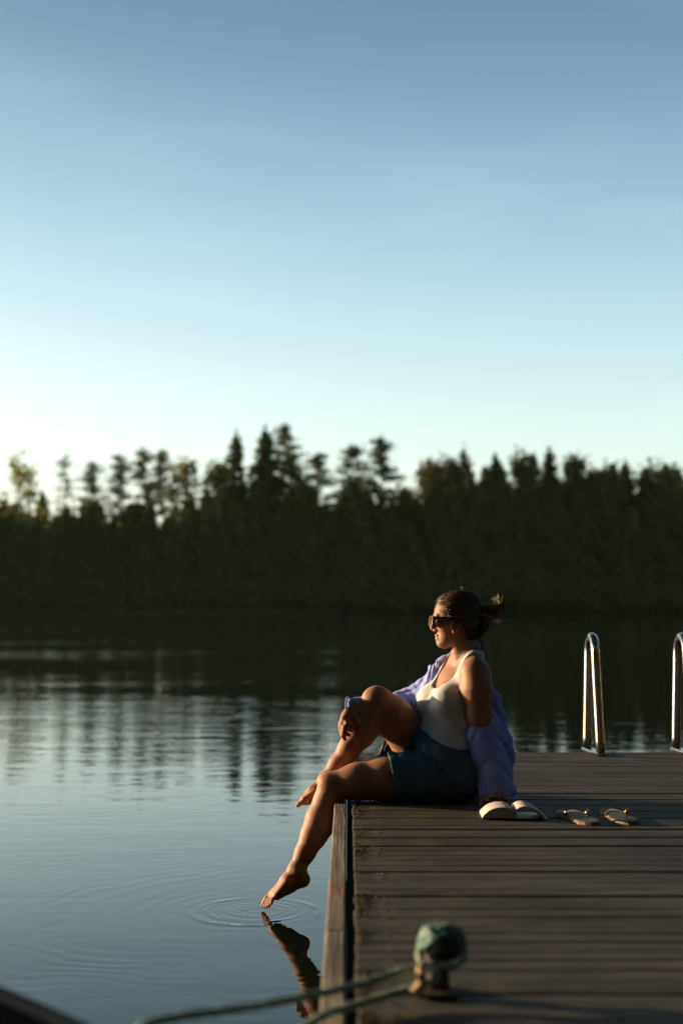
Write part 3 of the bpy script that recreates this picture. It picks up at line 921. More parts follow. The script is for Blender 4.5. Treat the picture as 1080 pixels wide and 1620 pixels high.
def mooring():
    base = G(690, 1572)
    Y = base[1]
    root = empty('mooring_bollard', base)
    tag(root, 'short dark mooring bollard wrapped in teal rope on the near planks', 'bollard')
    m = MB()
    top = P(698, 1490, Y)
    hz = top[2] - base[2]
    m.tube([base, base + (0, 0, hz * .5), base + (.004, 0, hz * .9)], [.028, .025, .026], 16)
    m.build('post', M['bollard'], root, True)
    # horizontal dark drum on top, its round end facing the lens
    c = P(703, 1494, Y)
    m = MB()
    ax = np.array([.35, -.9, .12]); ax /= np.linalg.norm(ax)
    prof = [(-.050, .022), (-.046, .028), (.014, .0295), (.024, .0280), (.030, .023), (.034, .015), (.035, .002)]
    m.tube([c + ax * a for a, r in prof], [r for a, r in prof], 24)
    m.build('drum', M['bollard_cap'], root, True)
    m = MB(); m.box(base + (0, 0, .006), (.085, .085, .010), None, .003); m.build('base_plate', M['bollard'], root)
    # rope: loop over the drum then two runs to the boat
    m = MB()
    u = np.cross(ax, (0, 0, 1.0)); u /= np.linalg.norm(u); w = np.cross(u, ax)
    for k, off in enumerate((-.038, -.016, .006)):
        ang = np.linspace(0, 2 * pi, 40)
        twisted(m, [c + np.array([.002, 0, -.004]) + ax * off + .0375 * (cos(a) * u + sin(a) * w) for a in ang], .0095, .045)
    for k in range(5):                              # crossing turns of the knot
        nx = rng.normal(0, 1, 3); nx /= np.linalg.norm(nx)
        e1 = np.cross(nx, ax); e1 /= np.linalg.norm(e1); e2 = np.cross(nx, e1)
        cc = c + np.array([-.012, 0, .002]) + rng.normal(0, .005, 3)
        rr = rng.uniform(.026, .034)
        ang = np.linspace(0, rng.uniform(4.2, 6.2), 30) + rng.uniform(0, 6)
        twisted(m, [cc + rr * (cos(a) * e1 + sin(a) * e2 + .12 * sin(3 * a) * nx) for a in ang], .0085, .042)
    boat = np.array([-.265, 2.05, .57])
    low = P(688, 1528, Y - .02)
    p1 = smooth_path([P(735, 1508, Y - .03), P(728, 1524, Y - .05), low, P(650, 1533, Y - .06), P(610, 1545, Y - .10), P(560, 1560, Y - .18), P(420, 1590, Y - .38), P(230, 1622, Y - .62), boat], 60)
    twisted(m, p1, .0082, .05)
    p2 = smooth_path([P(665, 1500, Y - .01), P(664, 1522, Y - .03), P(695, 1543, Y - .06), P(660, 1560, Y - .07), P(610, 1576, Y - .10), P(560, 1591, Y - .16), P(490, 1620, Y - .28), boat + (.03, -.05, -.08)], 60)
    twisted(m, p2, .0088, .05)
    o = m.build('mooring_rope', M['rope'], None, True)
    tag(o, 'teal rope looped on the bollard, its two runs leading to the boat', 'rope')
    m = MB()
    for q in ((668, 1528, 668, 1552), (652, 1572, 672, 1560)):
        twisted(m, smooth_path([P(q[0], q[1], Y - .085), P((q[0] + q[2]) / 2 - 4, (q[1] + q[3]) / 2, Y - .09), P(q[2], q[3], Y - .08)], 12), .010, .04)
    m.build('lashing', M['lash'], root, True)


def boat():
    bow = np.array([-.265, 2.03, 0]); ax = np.array([-.9, .44, 0]); ax /= np.linalg.norm(ax); sd = np.array([-ax[1], ax[0], 0]) * -1
    root = empty('rowing_boat', bow + ax * 1.6)
    tag(root, 'dark rowing boat, only its pale rimmed gunwale in the near corner of the lake', 'boat')
    L = 3.4
    ts = np.linspace(0, 1, 25)
    half = .66 * np.minimum(1, (ts * 2.05)) ** .78 * (1 - .25 * np.maximum(0, ts - .55) / .45)
    half[0] = .012
    sheer = .55 + .01 * (1 - ts) ** 3
    def shell(off, inward):
        V = []
        for i, t in enumerate(ts):
            c = bow + ax * (t * L + (.03 if inward else 0))
            for a in np.linspace(-1, 1, 15):
                h = max(half[i] - (.02 if inward else 0), .004)
                x = h * (abs(a) ** .7) * (1 if a > 0 else -1)
                zb = -.12 + .38 * (1 - t) ** 4 + (.03 if inward else 0)
                z = zb + (sheer[i] - zb) * abs(a) ** 2.6
                V.append(c + sd * x + (0, 0, z))
        f = [(i * 15 + j, i * 15 + j + 1, (i + 1) * 15 + j + 1, (i + 1) * 15 + j) for i in range(24) for j in range(14)]
        f.append(tuple(24 * 15 + j for j in range(15)))
        return np.array(V), f
    v, f = shell(0, False); mesh_obj('hull', v, f, M['hull_out'], root, True)
    v, f = shell(0, True); mesh_obj('inner_hull', v, f, M['hull_in'], root, True)
    m = MB()
    P1 = [bow + ax * t * L + sd * h + (0, 0, s) for t, h, s in zip(ts, half, sheer)]
    P2 = [bow + ax * t * L - sd * h + (0, 0, s) for t, h, s in zip(ts, half, sheer)]
    m.tube(smooth_path(P1[::-1] + P2[1:], 90), .013, 10)
    m.build('gunwale', M['gunwale'], root, True)
    for t in (.35, .68):
        i = int(t * 24)
        m = MB(); rot = np.stack([sd, ax, np.array([0, 0, 1.0])], 1)
        m.box(bow + ax * t * L + (0, 0, .34), (half[i] * 1.7, .22, .03), rot, .004)
        m.build('thwart', M['bollard'], root)
    m = MB(); m.tube([bow + ax * .03 + (0, 0, .51), bow + ax * .03 + (.015, 0, .56), bow + ax * .09 + (.015, 0, .56), bow + ax * .09 + (0, 0, .50)], .008, 8)
    m.build('bow_ring', M['steel'], root, True)


# ------------------------------------------------------------------ book and sandals
def book():
    sp = G(813, 1297)
    root = empty('open_book', sp)
    tag(root, 'open book lying face up on the planks by the propped hand', 'book')
    D = .150
    ey = np.array([0, 1.0, 0])
    rotz = R(-1.5)
    ex = np.array([cos(rotz), sin(rotz), 0]); ey = np.array([-sin(rotz), cos(rotz), 0]); ez = np.array([0, 0, 1.0])
    fr = (sp + (0, 0, .0025), ex, ez, ey)
    m = MB()
    m.prism([(-.117, 0), (.117, 0), (.117, .002), (-.117, .002)], -.003, D + .003, fr)
    m.build('cover', M['cover'], root)
    left = [(-.113, .003), (-.106, .013), (-.085, .030), (-.058, .039), (-.030, .040), (-.010, .034), (-.002, .020), (-.001, .003)]
    lt = smooth_path([(x, y, 0) for x, y in left], 40)[:, :2]
    m = MB(); m.prism(lt, 0, D, fr); m.build('page_block', M['page_edge'], root)
    m = MB()
    th = [(x - .0003, y + .0010) for x, y in lt[1:-6]]
    ring = list(th) + [(x, y + .0003) for x, y in lt[1:-6]][::-1]
    m.prism(ring, .0005, D - .0005, fr); m.build('page', M['paper'], root)
    # right half: a lifted curl of pages over a thin remaining block
    rp = smooth_path([(.001, .010, 0), (.008, .032, 0), (.028, .043, 0), (.055, .041, 0), (.085, .027, 0), (.108, .006, 0)], 34)[:, :2]
    t = np.gradient(rp, axis=0); nrm = np.c_[t[:, 1], -t[:, 0]]; nrm /= np.linalg.norm(nrm, axis=1)[:, None]
    inner = rp + nrm * np.interp(np.linspace(0, 1, 34), [0, .3, .8, 1], [.004, .0085, .009, .0035])[:, None]
    m = MB(); m.prism(list(rp) + list(inner[::-1]), 0, D, fr); m.build('page_block', M['page_edge'], root)
    out = rp - nrm * .0008
    m = MB(); m.prism(list(out) + list((rp - nrm * .0002)[::-1]), .0005, D - .0005, fr); m.build('page', M['paper'], root)


def sandal(heel_px, toe_px, mirror, label):
    h = G(*heel_px); t = G(*toe_px)
    d = t - h; L = np.linalg.norm(d); d /= L
    s = np.array([-d[1], d[0], 0])
    root = empty('flip_flop', h)
    tag(root, label, 'flip-flop', 'pair of flip-flops on the planks')
    u = np.linspace(0, 1, 26)
    wR = np.interp(u, [0, .04, .12, .3, .5, .72, .88, .96, 1], [.012, .026, .033, .033, .031, .043, .040, .026, .010])
    wL = np.interp(u, [0, .04, .12, .3, .5, .72, .88, .96, 1], [.012, .026, .033, .031, .036, .046, .038, .022, .010])
    if mirror: wR, wL = wL, wR
    out = [(x * L, -w) for x, w in zip(u, wR)] + [(x * L, w) for x, w in zip(u[::-1], wL[::-1])]
    fr = (h, d, s, (0, 0, 1.0))
    m = MB(); m.prism(out, .001, .011, fr, .0015); m.build('sole', M['sole_edge'], root)
    m = MB(); m.prism([(x * .985 + .002, y * .95) for x, y in out], .0115, .0140, fr, .001); m.build('footbed', M['sole'], root)
    def q(a, b, z): return h + d * (a * L) + s * b + np.array([0, 0, z])
    m = MB()
    post = q(.80, .003, .018); knot = q(.78, .003, .033)
    m.tube([post, (post + knot) / 2, knot], .0035, 8)
    for sg in (-1, 1):
        pts = smooth_path([knot, q(.68, sg * .020, .038), q(.55, sg * .034, .033), q(.42, sg * .037, .011)], 16)
        m.tube(pts, .0045, 8)
    st = m.build('strap', M['strap'], root, True)
    for c in ([knot + (0, 0, .004)] + [q(.45, (.037 if mirror else -.037), .026)]):
        a = np.linspace(0, pi, 7); mm = MB()
        mm.tube([c + np.array([0, 0, -.006 * cos(x)]) for x in a], np.maximum(.0062 * np.sin(a), .0008), 10)
        mm.build('bead', M['gold'], st, True)


# ------------------------------------------------------------------ the figure
def smin(a, b, k):
    h = np.maximum(k - np.abs(a - b), 0) / k
    return np.minimum(a, b) - h * h * k * .25


def rotz(a):
    return np.array([[cos(a), -sin(a), 0], [sin(a), cos(a), 0], [0, 0, 1.0]])


class Field:
    def __init__(s): s.p = []

    def chain(s, pts, k=.02, sub=False):
        for a, b in zip(pts[:-1], pts[1:]):
            s.cone(P(*a[:3]), P(*b[:3]), a[3], b[3], k)

    def cone(s, a, b, ra, rb, k=.02):
        a = np.asarray(a, float); b = np.asarray(b, float); ab = b - a; L2 = ab @ ab + 1e-12
        def fn(X, Y, Z):
            t = np.clip(((X - a[0]) * ab[0] + (Y - a[1]) * ab[1] + (Z - a[2]) * ab[2]) / L2, 0, 1)
            return np.sqrt((X - a[0] - t * ab[0]) ** 2 + (Y - a[1] - t * ab[1]) ** 2 + (Z - a[2] - t * ab[2]) ** 2) - (ra + t * (rb - ra))
        r = max(ra, rb)
        s.p.append((fn, np.minimum(a, b) - r, np.maximum(a, b) + r, k, 1))

    def ell(s, c, r, M3=None, k=.03, sign=1):
        """r = (lateral, front, up) half axes; M3 columns are those axes."""
        c = np.asarray(c, float); r = np.asarray(r, float)
        M3 = np.eye(3) if M3 is None else np.asarray(M3)
        def fn(X, Y, Z):
            q = [((X - c[0]) * M3[0, i] + (Y - c[1]) * M3[1, i] + (Z - c[2]) * M3[2, i]) for i in range(3)]
            k0 = np.sqrt(sum((q[i] / r[i]) ** 2 for i in range(3))) + 1e-9
            k1 = np.sqrt(sum((q[i] / r[i] ** 2) ** 2 for i in range(3))) + 1e-9
            return k0 * (k0 - 1) / k1
        R_ = r.max()
        s.p.append((fn, c - R_, c + R_, k, sign))

    def raw(s, fn, lo, hi, k=.02):
        s.p.append((fn, np.asarray(lo, float), np.asarray(hi, float), k, 1))

    def grid(s, xs, ys, zs):
        d = np.full((len(xs), len(ys), len(zs)), .5, np.float32)
        for fn, lo, hi, k, sg in s.p:
            m = k + .03
            sl = []
            for ax, g in enumerate((xs, ys, zs)):
                i0 = np.searchsorted(g, lo[ax] - m); i1 = np.searchsorted(g, hi[ax] + m)
                sl.append(slice(i0, i1))
            if any(q.stop <= q.start for q in sl): continue
            X = xs[sl[0]][:, None, None]; Y = ys[sl[1]][None, :, None]; Z = zs[sl[2]][None, None, :]
            v = fn(X, Y, Z)
            sl = tuple(sl)
            if sg > 0: d[sl] = smin(d[sl], v, k)
            else: d[sl] = -smin(-d[sl], v, k)
        return d

    def at(s, p):
        d = np.full(len(p), .5)
        for fn, lo, hi, k, sg in s.p:
            v = fn(p[:, 0], p[:, 1], p[:, 2])
            d = smin(d, v, k) if sg > 0 else -smin(-d, v, k)
        return d


def axes(lo, hi, h):
    return [np.arange(lo[i], hi[i] + h, h) for i in range(3)]


def surface_nets(d, xs, ys, zs):
    s = d < 0
    nx, ny, nz = d.shape
    cnt = np.zeros((nx - 1, ny - 1, nz - 1), np.int8)
    for i in (0, 1):
        for j in (0, 1):
            for k in (0, 1):
                cnt += s[i:nx - 1 + i, j:ny - 1 + j, k:nz - 1 + k]
    act = np.argwhere((cnt > 0) & (cnt < 8))
    vid = np.full(cnt.shape, -1, np.int64)
    vid[act[:, 0], act[:, 1], act[:, 2]] = np.arange(len(act))
    acc = np.zeros((len(act), 3)); num = np.zeros(len(act))
    cs = [(i, j, k) for i in (0, 1) for j in (0, 1) for k in (0, 1)]
    for a in cs:
        for ax in range(3):
            if a[ax]: continue
            b = list(a); b[ax] = 1
            da = d[act[:, 0] + a[0], act[:, 1] + a[1], act[:, 2] + a[2]].astype(float)
            db = d[act[:, 0] + b[0], act[:, 1] + b[1], act[:, 2] + b[2]].astype(float)
            m = (da < 0) != (db < 0)
            t = np.where(m, da / np.where(m, da - db, 1), 0)
            p = np.tile(np.array(a, float), (len(act), 1)); p[:, ax] += t
            acc[m] += p[m]; num[m] += 1
    loc = act + acc / num[:, None]
    h = np.array([xs[1] - xs[0], ys[1] - ys[0], zs[1] - zs[0]])
    V = np.array([xs[0], ys[0], zs[0]]) + loc * h
    Q = []
    for ax in range(3):
        o1, o2 = [(1, 2), (2, 0), (0, 1)][ax]
        sl0 = [slice(None)] * 3; sl1 = [slice(None)] * 3
        sl0[ax] = slice(0, -1); sl1[ax] = slice(1, None)
        a, b = s[tuple(sl0)], s[tuple(sl1)]
        e = np.argwhere(a != b)
        ok = (e[:, o1] > 0) & (e[:, o2] > 0) & (e[:, o1] < d.shape[o1] - 1) & (e[:, o2] < d.shape[o2] - 1)
        e = e[ok]
        ina = a[e[:, 0], e[:, 1], e[:, 2]]
        def g(d1, d2):
            q = e.copy(); q[:, o1] -= d1; q[:, o2] -= d2
            return vid[q[:, 0], q[:, 1], q[:, 2]]
        q = np.stack([g(1, 1), g(0, 1), g(0, 0), g(1, 0)], 1)
        q[~ina] = q[~ina][:, ::-1]
        Q.append(q)
    Q = np.concatenate(Q)
    return V, Q[(Q >= 0).all(1)]


def smooth_mesh(V, Q, it=1, lam=.5):
    for _ in range(it):
        acc = np.zeros_like(V); n = np.zeros(len(V))
        for a, b in ((0, 1), (1, 2), (2, 3), (3, 0)):
            np.add.at(acc, Q[:, a], V[Q[:, b]]); np.add.at(n, Q[:, a], 1)
            np.add.at(acc, Q[:, b], V[Q[:, a]]); np.add.at(n, Q[:, b], 1)
        m = n > 0
        V[m] += lam * (acc[m] / n[m][:, None] - V[m])
    return V


def frame(yaw, lean=0.0):
    """Columns: lateral (to her left), front, up for a body facing -X turned by yaw towards the viewer and leaning back."""
    front = np.array([-cos(yaw), -sin(yaw), 0]); left = np.array([sin(yaw), -cos(yaw), 0]); up = np.array([0, 0, 1.0])
    f2 = front * cos(lean) + up * sin(lean); u2 = up * cos(lean) - front * sin(lean)
    return np.stack([left, f2, u2], 1)


HO = P(722, 980, 5.69)               # head origin
HS = 1 / (F / 5.69) / cos(PITCH)     # metres per photo pixel at the head


def hx(px): return HO[0] + (px - 722) / (F / 5.69)
def hz(py): return HO[2] - (py - 980) / (F / 5.69)


PY = np.array([938, 939.5, 942, 946, 950, 955, 963, 970, 976, 985, 995, 1003, 1010, 1018, 1022, 1025.5])
PF = np.array([722, 711, 703.5, 697.5, 694, 690.8, 687.6, 686.8, 687.6, 690.0, 691.5, 691.5, 691.6, 693, 696, 702.])
PB = np.array([723, 736, 744, 750, 753, 755, 756.5, 757, 756, 753, 747, 741, 733, 720, 712, 705.])
PW = np.array([.002, .030, .046, .057, .064, .069, .0725, .073, .072, .069, .063, .057, .050, .040, .031, .020])


def skull(grow=0.0, pf=PF, pb=PB, py=PY, pw=PW, nexp=2.25):
    zs = hz(py)[::-1]; xf = hx(pf)[::-1] - grow; xb = hx(pb)[::-1] + grow; w = pw[::-1] + grow
    def fn(X, Y, Z):
        a = (np.interp(Z, zs, xb) - np.interp(Z, zs, xf)) / 2
        c = (np.interp(Z, zs, xb) + np.interp(Z, zs, xf)) / 2
        ww = np.interp(Z, zs, w)
        r = (np.abs((X - c) / a) ** nexp + np.abs((Y - HO[1]) / ww) ** nexp) ** (1 / nexp)
        d = (r - 1) * np.minimum(a, ww)
        cap = np.maximum(Z - (zs[-1] + grow), zs[0] - Z)
        return np.maximum(d, cap)
    lo = np.array([xf.min(), HO[1] - .09, zs[0]]); hi = np.array([xb.max(), HO[1] + .09, zs[-1]])
    return fn, lo, hi


def figure():
    Tb = Field()        # torso only (what the tank top follows)
    fr8 = frame(R(8), R(6)); fr15 = frame(R(15), R(9)); fr22 = frame(R(22), R(10)); fr27 = frame(R(26), R(10))
    Tb.ell(P(704, 1208, 5.68), (.165, .115, .11), fr8, .03)
    Tb.ell(P(690, 1182, 5.675), (.13, .075, .08), fr8, .05)
    Tb.ell(P(708, 1160, 5.675), (.122, .094, .09), fr15, .06)
    Tb.ell(P(722, 1118, 5.68), (.130, .098, .11), fr22, .06)
    Tb.ell(P(731, 1080, 5.69), (.140, .082, .080), fr27, .06)
    cc = P(716, 1112, 5.68); lat, frt = fr22[:, 0], fr22[:, 1]
    for sg in (-1, 1):
        Tb.ell(cc + frt * .062 + lat * sg * .066, (.058, .052, .058), fr22, .035)
    # trapezius / shoulder girdle
    Tb.cone(P(743, 1034, 5.69), P(750, 1060, 5.575), .042, .046, .04)
    Tb.cone(P(741, 1034, 5.70), P(703, 1066, 5.83), .042, .046, .04)
    B = Field(); B.p = list(Tb.p)
    # neck
    B.cone(P(741, 1054, 5.69), P(733, 1012, 5.69), .060, .051, .035)
    B.cone(P(727, 1046, 5.665), P(721, 1015, 5.65), .012, .014, .03)
    # buttocks
    B.ell(P(725, 1226, 5.61), (.095, .095, .088), None, .04)
    B.ell(P(725, 1225, 5.77), (.095, .095, .088), None, .04)
    # near (left) leg
    LL = [(700, 1225, 5.60, .092), (655, 1231.5, 5.585, .087), (612, 1233, 5.58, .081), (565, 1236, 5.58, .066), (528, 1243, 5.58, .053)]
    B.chain(LL, .03)
    SL = [(527, 1244, 5.58, .052), (518, 1265, 5.58, .050), (507, 1295, 5.58, .0555), (496, 1322, 5.575, .049), (483, 1348, 5.57, .0375), (470, 1374, 5.565, .031)]
    B.chain(SL, .02)
    B.ell(P(516, 1239, 5.575), (.030, .034, .034), None, .02)      # kneecap
    B.chain([(519, 1285, 5.585, .036), (512, 1308, 5.58, .034)], .03)  # calf belly
    # near foot
    B.chain([(470, 1376, 5.565, .030), (478, 1391, 5.565, .0265)], .02)
    B.chain([(468, 1380, 5.56, .030), (455, 1394, 5.56, .0275), (441, 1409, 5.56, .0215)], .02)
    B.chain([(478, 1392, 5.565, .0255), (458, 1403, 5.575, .0205), (438, 1416, 5.575, .019)], .02)
    for j, (yo, x0, y0) in enumerate(((5.522, 437, 1417), (5.540, 435, 1416), (5.556, 433, 1415), (5.573, 431, 1414), (5.592, 430, 1413))):
        B.chain([(455, 1396, 5.545 + (yo - 5.545) * .6, .016), (x0, y0, yo, .0135 - .0008 * abs(j - 2))], .016)
    # far (right) leg
    TR = [(694, 1212, 5.77, .092), (655, 1172, 5.74, .088), (622, 1136, 5.705, .077), (600, 1109, 5.68, .057)]
    B.chain(TR, .03)
    B.ell(P(592, 1104, 5.675), (.040, .036, .036), None, .025)
    SR = [(594, 1110, 5.675, .052), (582, 1132, 5.67, .054), (570, 1156, 5.668, .053), (553, 1184, 5.67, .043), (535, 1208, 5.675, .033), (517, 1231, 5.68, .0285)]
    B.chain(SR, .025)
    B.chain([(584, 1150, 5.672, .040), (576, 1166, 5.67, .036)], .03)
    B.chain([(517, 1232, 5.68, .028), (518, 1250, 5.685, .025)], .02)
    B.chain([(512, 1238, 5.68, .026), (496, 1252, 5.68, .023), (481, 1264, 5.68, .016)], .02)
    B.chain([(518, 1251, 5.685, .024), (498, 1262, 5.685, .019), (484, 1268, 5.685, .014)], .02)
    for j, yo in enumerate((5.640, 5.656, 5.672, 5.688, 5.707)):
        B.chain([(500, 1252, 5.675 + (yo - 5.675) * .5, .014), (482, 1265, yo, .0115), (474, 1271.5, yo, .0082), (470.5, 1274 + (j % 2) * .7, yo, .0078)], .008)
    # near (left) arm
    B.chain([(752, 1066, 5.56, .057), (754, 1090, 5.545, .055), (757, 1128, 5.55, .0455), (764, 1172, 5.575, .040)], .03)
    B.chain([(764, 1172, 5.575, .040), (773, 1200, 5.56, .039), (784, 1244, 5.515, .027)], .02)
    # far (right) arm, mostly in its sleeve
    B.chain([(702, 1070, 5.83, .055), (672, 1098, 5.86, .045), (640, 1120, 5.86, .038)], .03)
    B.chain([(640, 1120, 5.86, .038), (600, 1121, 5.755, .034), (558, 1122, 5.645, .025)], .02)
    # hands
    hand_l(B); hand_r(B)
    # toes
    # near toes, one chain each: little toe nearest the lens
    for j, (yo, r) in enumerate(((5.516, .0066), (5.535, .0070), (5.554, .0072), (5.574, .0076), (5.597, .0105))):
        tipx, tipy = ((429, 1429.5), (425.5, 1433), (422, 1434.5), (419, 1434), (416.5, 1431.5))[j]
        bx, by = ((436, 1418), (434, 1417), (432, 1416), (430.5, 1415), (429.5, 1414))[j]
        B.chain([(bx, by, yo, r * 1.15), ((bx + tipx) / 2 - 1.2, (by + tipy) / 2 - 1.6, yo, r), (tipx, tipy, yo, r * .95)], .003)
    # ankle bones
    B.ell(P(472, 1379, 5.536), (.012, .010, .012), None, .02)
    head(B)

    root = empty('person', P(700, 1262, 5.62) * (1, 1, 0) + np.array([0, 0, DOCK_Z]))
    tag(root, 'woman in sunglasses sitting sideways on the jetty edge, one toe touching the water', 'person')

    parts = []
    def region(lo, hi, h, it=1):
        xs, ys, zs = axes(lo, hi, h)
        d = B.grid(xs, ys, zs)
        V, Q = surface_nets(d, xs, ys, zs)
        smooth_mesh(V, Q, it, .35)
        parts.append((V, Q))
    neck_z = float(hz(1034)); foot_z = float(P(470, 1362, 5.56)[2])
    hlx = float(P(770, 1250, 5.45)[0]) - .05
    # lower leg & foot, torso and limbs, head, in overlapping boxes of one field
    region((-.36, 5.46, -.03), (-.10, 5.68, foot_z + .006), .0022)
    xr = float(P(569, 1140, 5.7)[0])
    region((-.42, 5.40, foot_z), (1.0, 6.02, neck_z + .005), .0042)
    region((.30, 5.56, neck_z), (.62, 5.82, float(hz(930))), .0022)
    n = 0; VV = []; QQ = []
    for V, Q in parts:
        VV.append(V); QQ.append(Q + n); n += len(V)
    body = mesh_obj('body', np.concatenate(VV), np.concatenate(QQ), M['skin'], root, True)

    # ---------------- tank top
    O = P(731, 1080, 5.69); fr = frame(R(25), R(9))
    xs, ys, zs = axes((.26, 5.48, .62), (.66, 5.90, 1.07), .0034)
    d = Tb.grid(xs, ys, zs)
    X, Y, Z = np.meshgrid(xs, ys, zs, indexing='ij')
    u = (X - O[0]) * fr[0, 0] + (Y - O[1]) * fr[1, 0] + (Z - O[2]) * fr[2, 0]
    v = (X - O[0]) * fr[0, 1] + (Y - O[1]) * fr[1, 1] + (Z - O[2]) * fr[2, 1]
    w = (X - O[0]) * fr[0, 2] + (Y - O[1]) * fr[1, 2] + (Z - O[2]) * fr[2, 2]
    fn = np.where(v > -.01, w - (-.038 + .14 * np.minimum(np.abs(u) / .078, 2) ** 4), w - (.045 + .10 * np.minimum(np.abs(u) / .08, 2) ** 4))
    g = .104 + (np.maximum(0, -.012 - w) / .055) ** 2 * .05
    fa = np.abs(u) - g
    # small cloth folds at the waist and under the bust
    fold = (.0040 * np.abs(np.sin((w * 46 + u * 16 + 1.5 * np.sin(u * 21 + v * 18)))) ** .6 - .002) * np.clip((-w - .06) / .05, 0, 1)
    aw, bw = P(659, 1150, 5.66), P(742, 1178, 5.66)
    nw = np.array([-(bw[2] - aw[2]), 0, bw[0] - aw[0]]); nw /= np.linalg.norm(nw)
    low = -.012 - ((X - aw[0]) * nw[0] + (Z - aw[2]) * nw[2] + .02 * ((Y - 5.66) / .12) ** 2)
    dd = np.maximum(np.maximum(np.maximum(d - .0065 - fold, fn), fa), low)
    V, Q = surface_nets(dd, xs, ys, zs); smooth_mesh(V, Q, 2, .4)
    mesh_obj('tank_top', V, Q, M['tank'], root, True)

    # ---------------- shorts
    S1 = Field(); S1.p = list(Tb.p[:5])
    S1.ell(P(725, 1226, 5.61), (.10, .10, .09), None, .05); S1.ell(P(725, 1225, 5.77), (.10, .10, .09), None, .05)
    S2 = Field(); S2.chain([(700, 1225, 5.60, .098), (655, 1230, 5.585, .094), (612, 1232, 5.58, .092), (600, 1232, 5.58, .093)], .03)
    S3 = Field(); S3.chain([(694, 1212, 5.77, .097), (655, 1172, 5.74, .098), (640, 1156, 5.725, .098)], .03)
    xs, ys, zs = axes((.10, 5.44, .42), (.68, 5.96, .88), .0036)
    X, Y, Z = np.meshgrid(xs, ys, zs, indexing='ij')
    d1 = S1.grid(xs, ys, zs); d2 = S2.grid(xs, ys, zs); d3 = S3.grid(xs, ys, zs)
    a, b = P(616, 1196, 5.55), P(630, 1264, 5.55)
    t = (Z - a[2]) / (b[2] - a[2]); hemL = (a[0] + t * (b[0] - a[0])) - X
    a3, b3 = P(637, 1182, 5.76), P(668, 1136, 5.76)
    nrm = np.array([-(b3[2] - a3[2]), 0, (b3[0] - a3[0])]); nrm /= np.linalg.norm(nrm)
    if nrm[0] > 0: nrm = -nrm
    hemR = (X - a3[0]) * nrm[0] + (Z - a3[2]) * nrm[2]
    aw, bw = P(659, 1150, 5.66), P(742, 1178, 5.66)
    nw = np.array([-(bw[2] - aw[2]), 0, bw[0] - aw[0]]); nw /= np.linalg.norm(nw)
    if nw[2] < 0: nw = -nw
    waist = (X - aw[0]) * nw[0] + (Z - aw[2]) * nw[2] + .02 * ((Y - 5.66) / .12) ** 2
    cr = P(668, 1196, 5.6)
    rr = np.sqrt((X - cr[0]) ** 2 + (Z - cr[2]) ** 2)
    an = np.arctan2(Z - cr[2], X - cr[0])
    fold = .0030 * np.sin(an * 7 + 4 * np.sin(rr * 16) + Y * 14) * np.exp(-((rr - .07) / .06) ** 2) + .002 * np.sin(X * 70 + Z * 45 + 3 * np.sin(Y * 30))
    d1 = d1 - .010
    dd = smin(smin(np.maximum(d1, waist), np.maximum(d2, hemL), .012), np.maximum(np.maximum(d3, hemR), waist), .012) - .002 - fold
    # waistband, turned hem and the seams stand proud
    dd = dd - .0026 / (1 + np.exp(-(waist + .036) / .0015)) - .0024 * ((hemL > -.020) & (X < .30))
    seam = np.exp(-((Z - (cr[2] - .030 - (X - cr[0]) * .12)) / .0035) ** 2) * (Y < 5.58) + np.exp(-((X - .385 - (Z - .55) * .35) / .0035) ** 2) * (Y < 5.62) * (Z > .54)
    dd = dd + .0028 * seam
    dd = np.maximum(np.maximum(dd, waist), DOCK_Z + .0008 - Z)
    V, Q = surface_nets(dd, xs, ys, zs); smooth_mesh(V, Q, 2, .4)
    sh = mesh_obj('shorts', V, Q, M['denim'], root, True)
    # frayed hem line of the near leg
    m = MB()
    cL = P(622, 1229, 5.58)
    ang = np.linspace(0, 2 * pi, 60)
    ring = []
    for q in ang:
        z = cL[2] + .0935 * sin(q); y = cL[1] + .0935 * cos(q)
        tt = (z - a[2]) / (b[2] - a[2]); x = a[0] + tt * (b[0] - a[0])
        if z > DOCK_Z + .004: ring.append((x - .001, y, z))
    m.tube(ring, .0022, 5)
    for q in range(160):
        i = rng.integers(0, len(ring)); p0 = np.array(ring[i])
        m.tube([p0, p0 + np.array([-rng.uniform(.002, .008), 0, -rng.uniform(-.003, .004)])], .0006, 3)
    m.build('hem', M['denim_edge'], sh, True)

    shirt(root)
    hair(root)
    glasses(root)


def hand_l(B):
    w = (784, 1244, 5.515)
    B.cone(P(*w), P(786, 1259, 5.475), .025, .022, .02)
    kn = [(771, 1262, 5.452), (780, 1261, 5.440), (790, 1261.5, 5.438), (799, 1263, 5.450)]
    for i, k in enumerate(kn):
        B.cone(P(786, 1257, 5.48), P(*k), .018, .0105, .016)
        L = (.036, .042, .040, .030)[i]
        p0 = P(*k); p1 = p0 + np.array([(-.006, -.002, .002, .006)[i], -L, -.002]); p2 = p1 + np.array([0, -L * .55, -.018])
        p2[2] = max(p2[2], DOCK_Z + .009)
        B.cone(p0, p1, .0105, .0092, .006); B.cone(p1, p2, .0092, .0078, .006)
    B.cone(P(777, 1259, 5.49), P(764, 1266, 5.455), .014, .0105, .014)
    p = P(764, 1266, 5.455); q = p + np.array([-.010, -.032, -.012]); q[2] = max(q[2], DOCK_Z + .01)
    B.cone(p, q, .0105, .0085, .006)


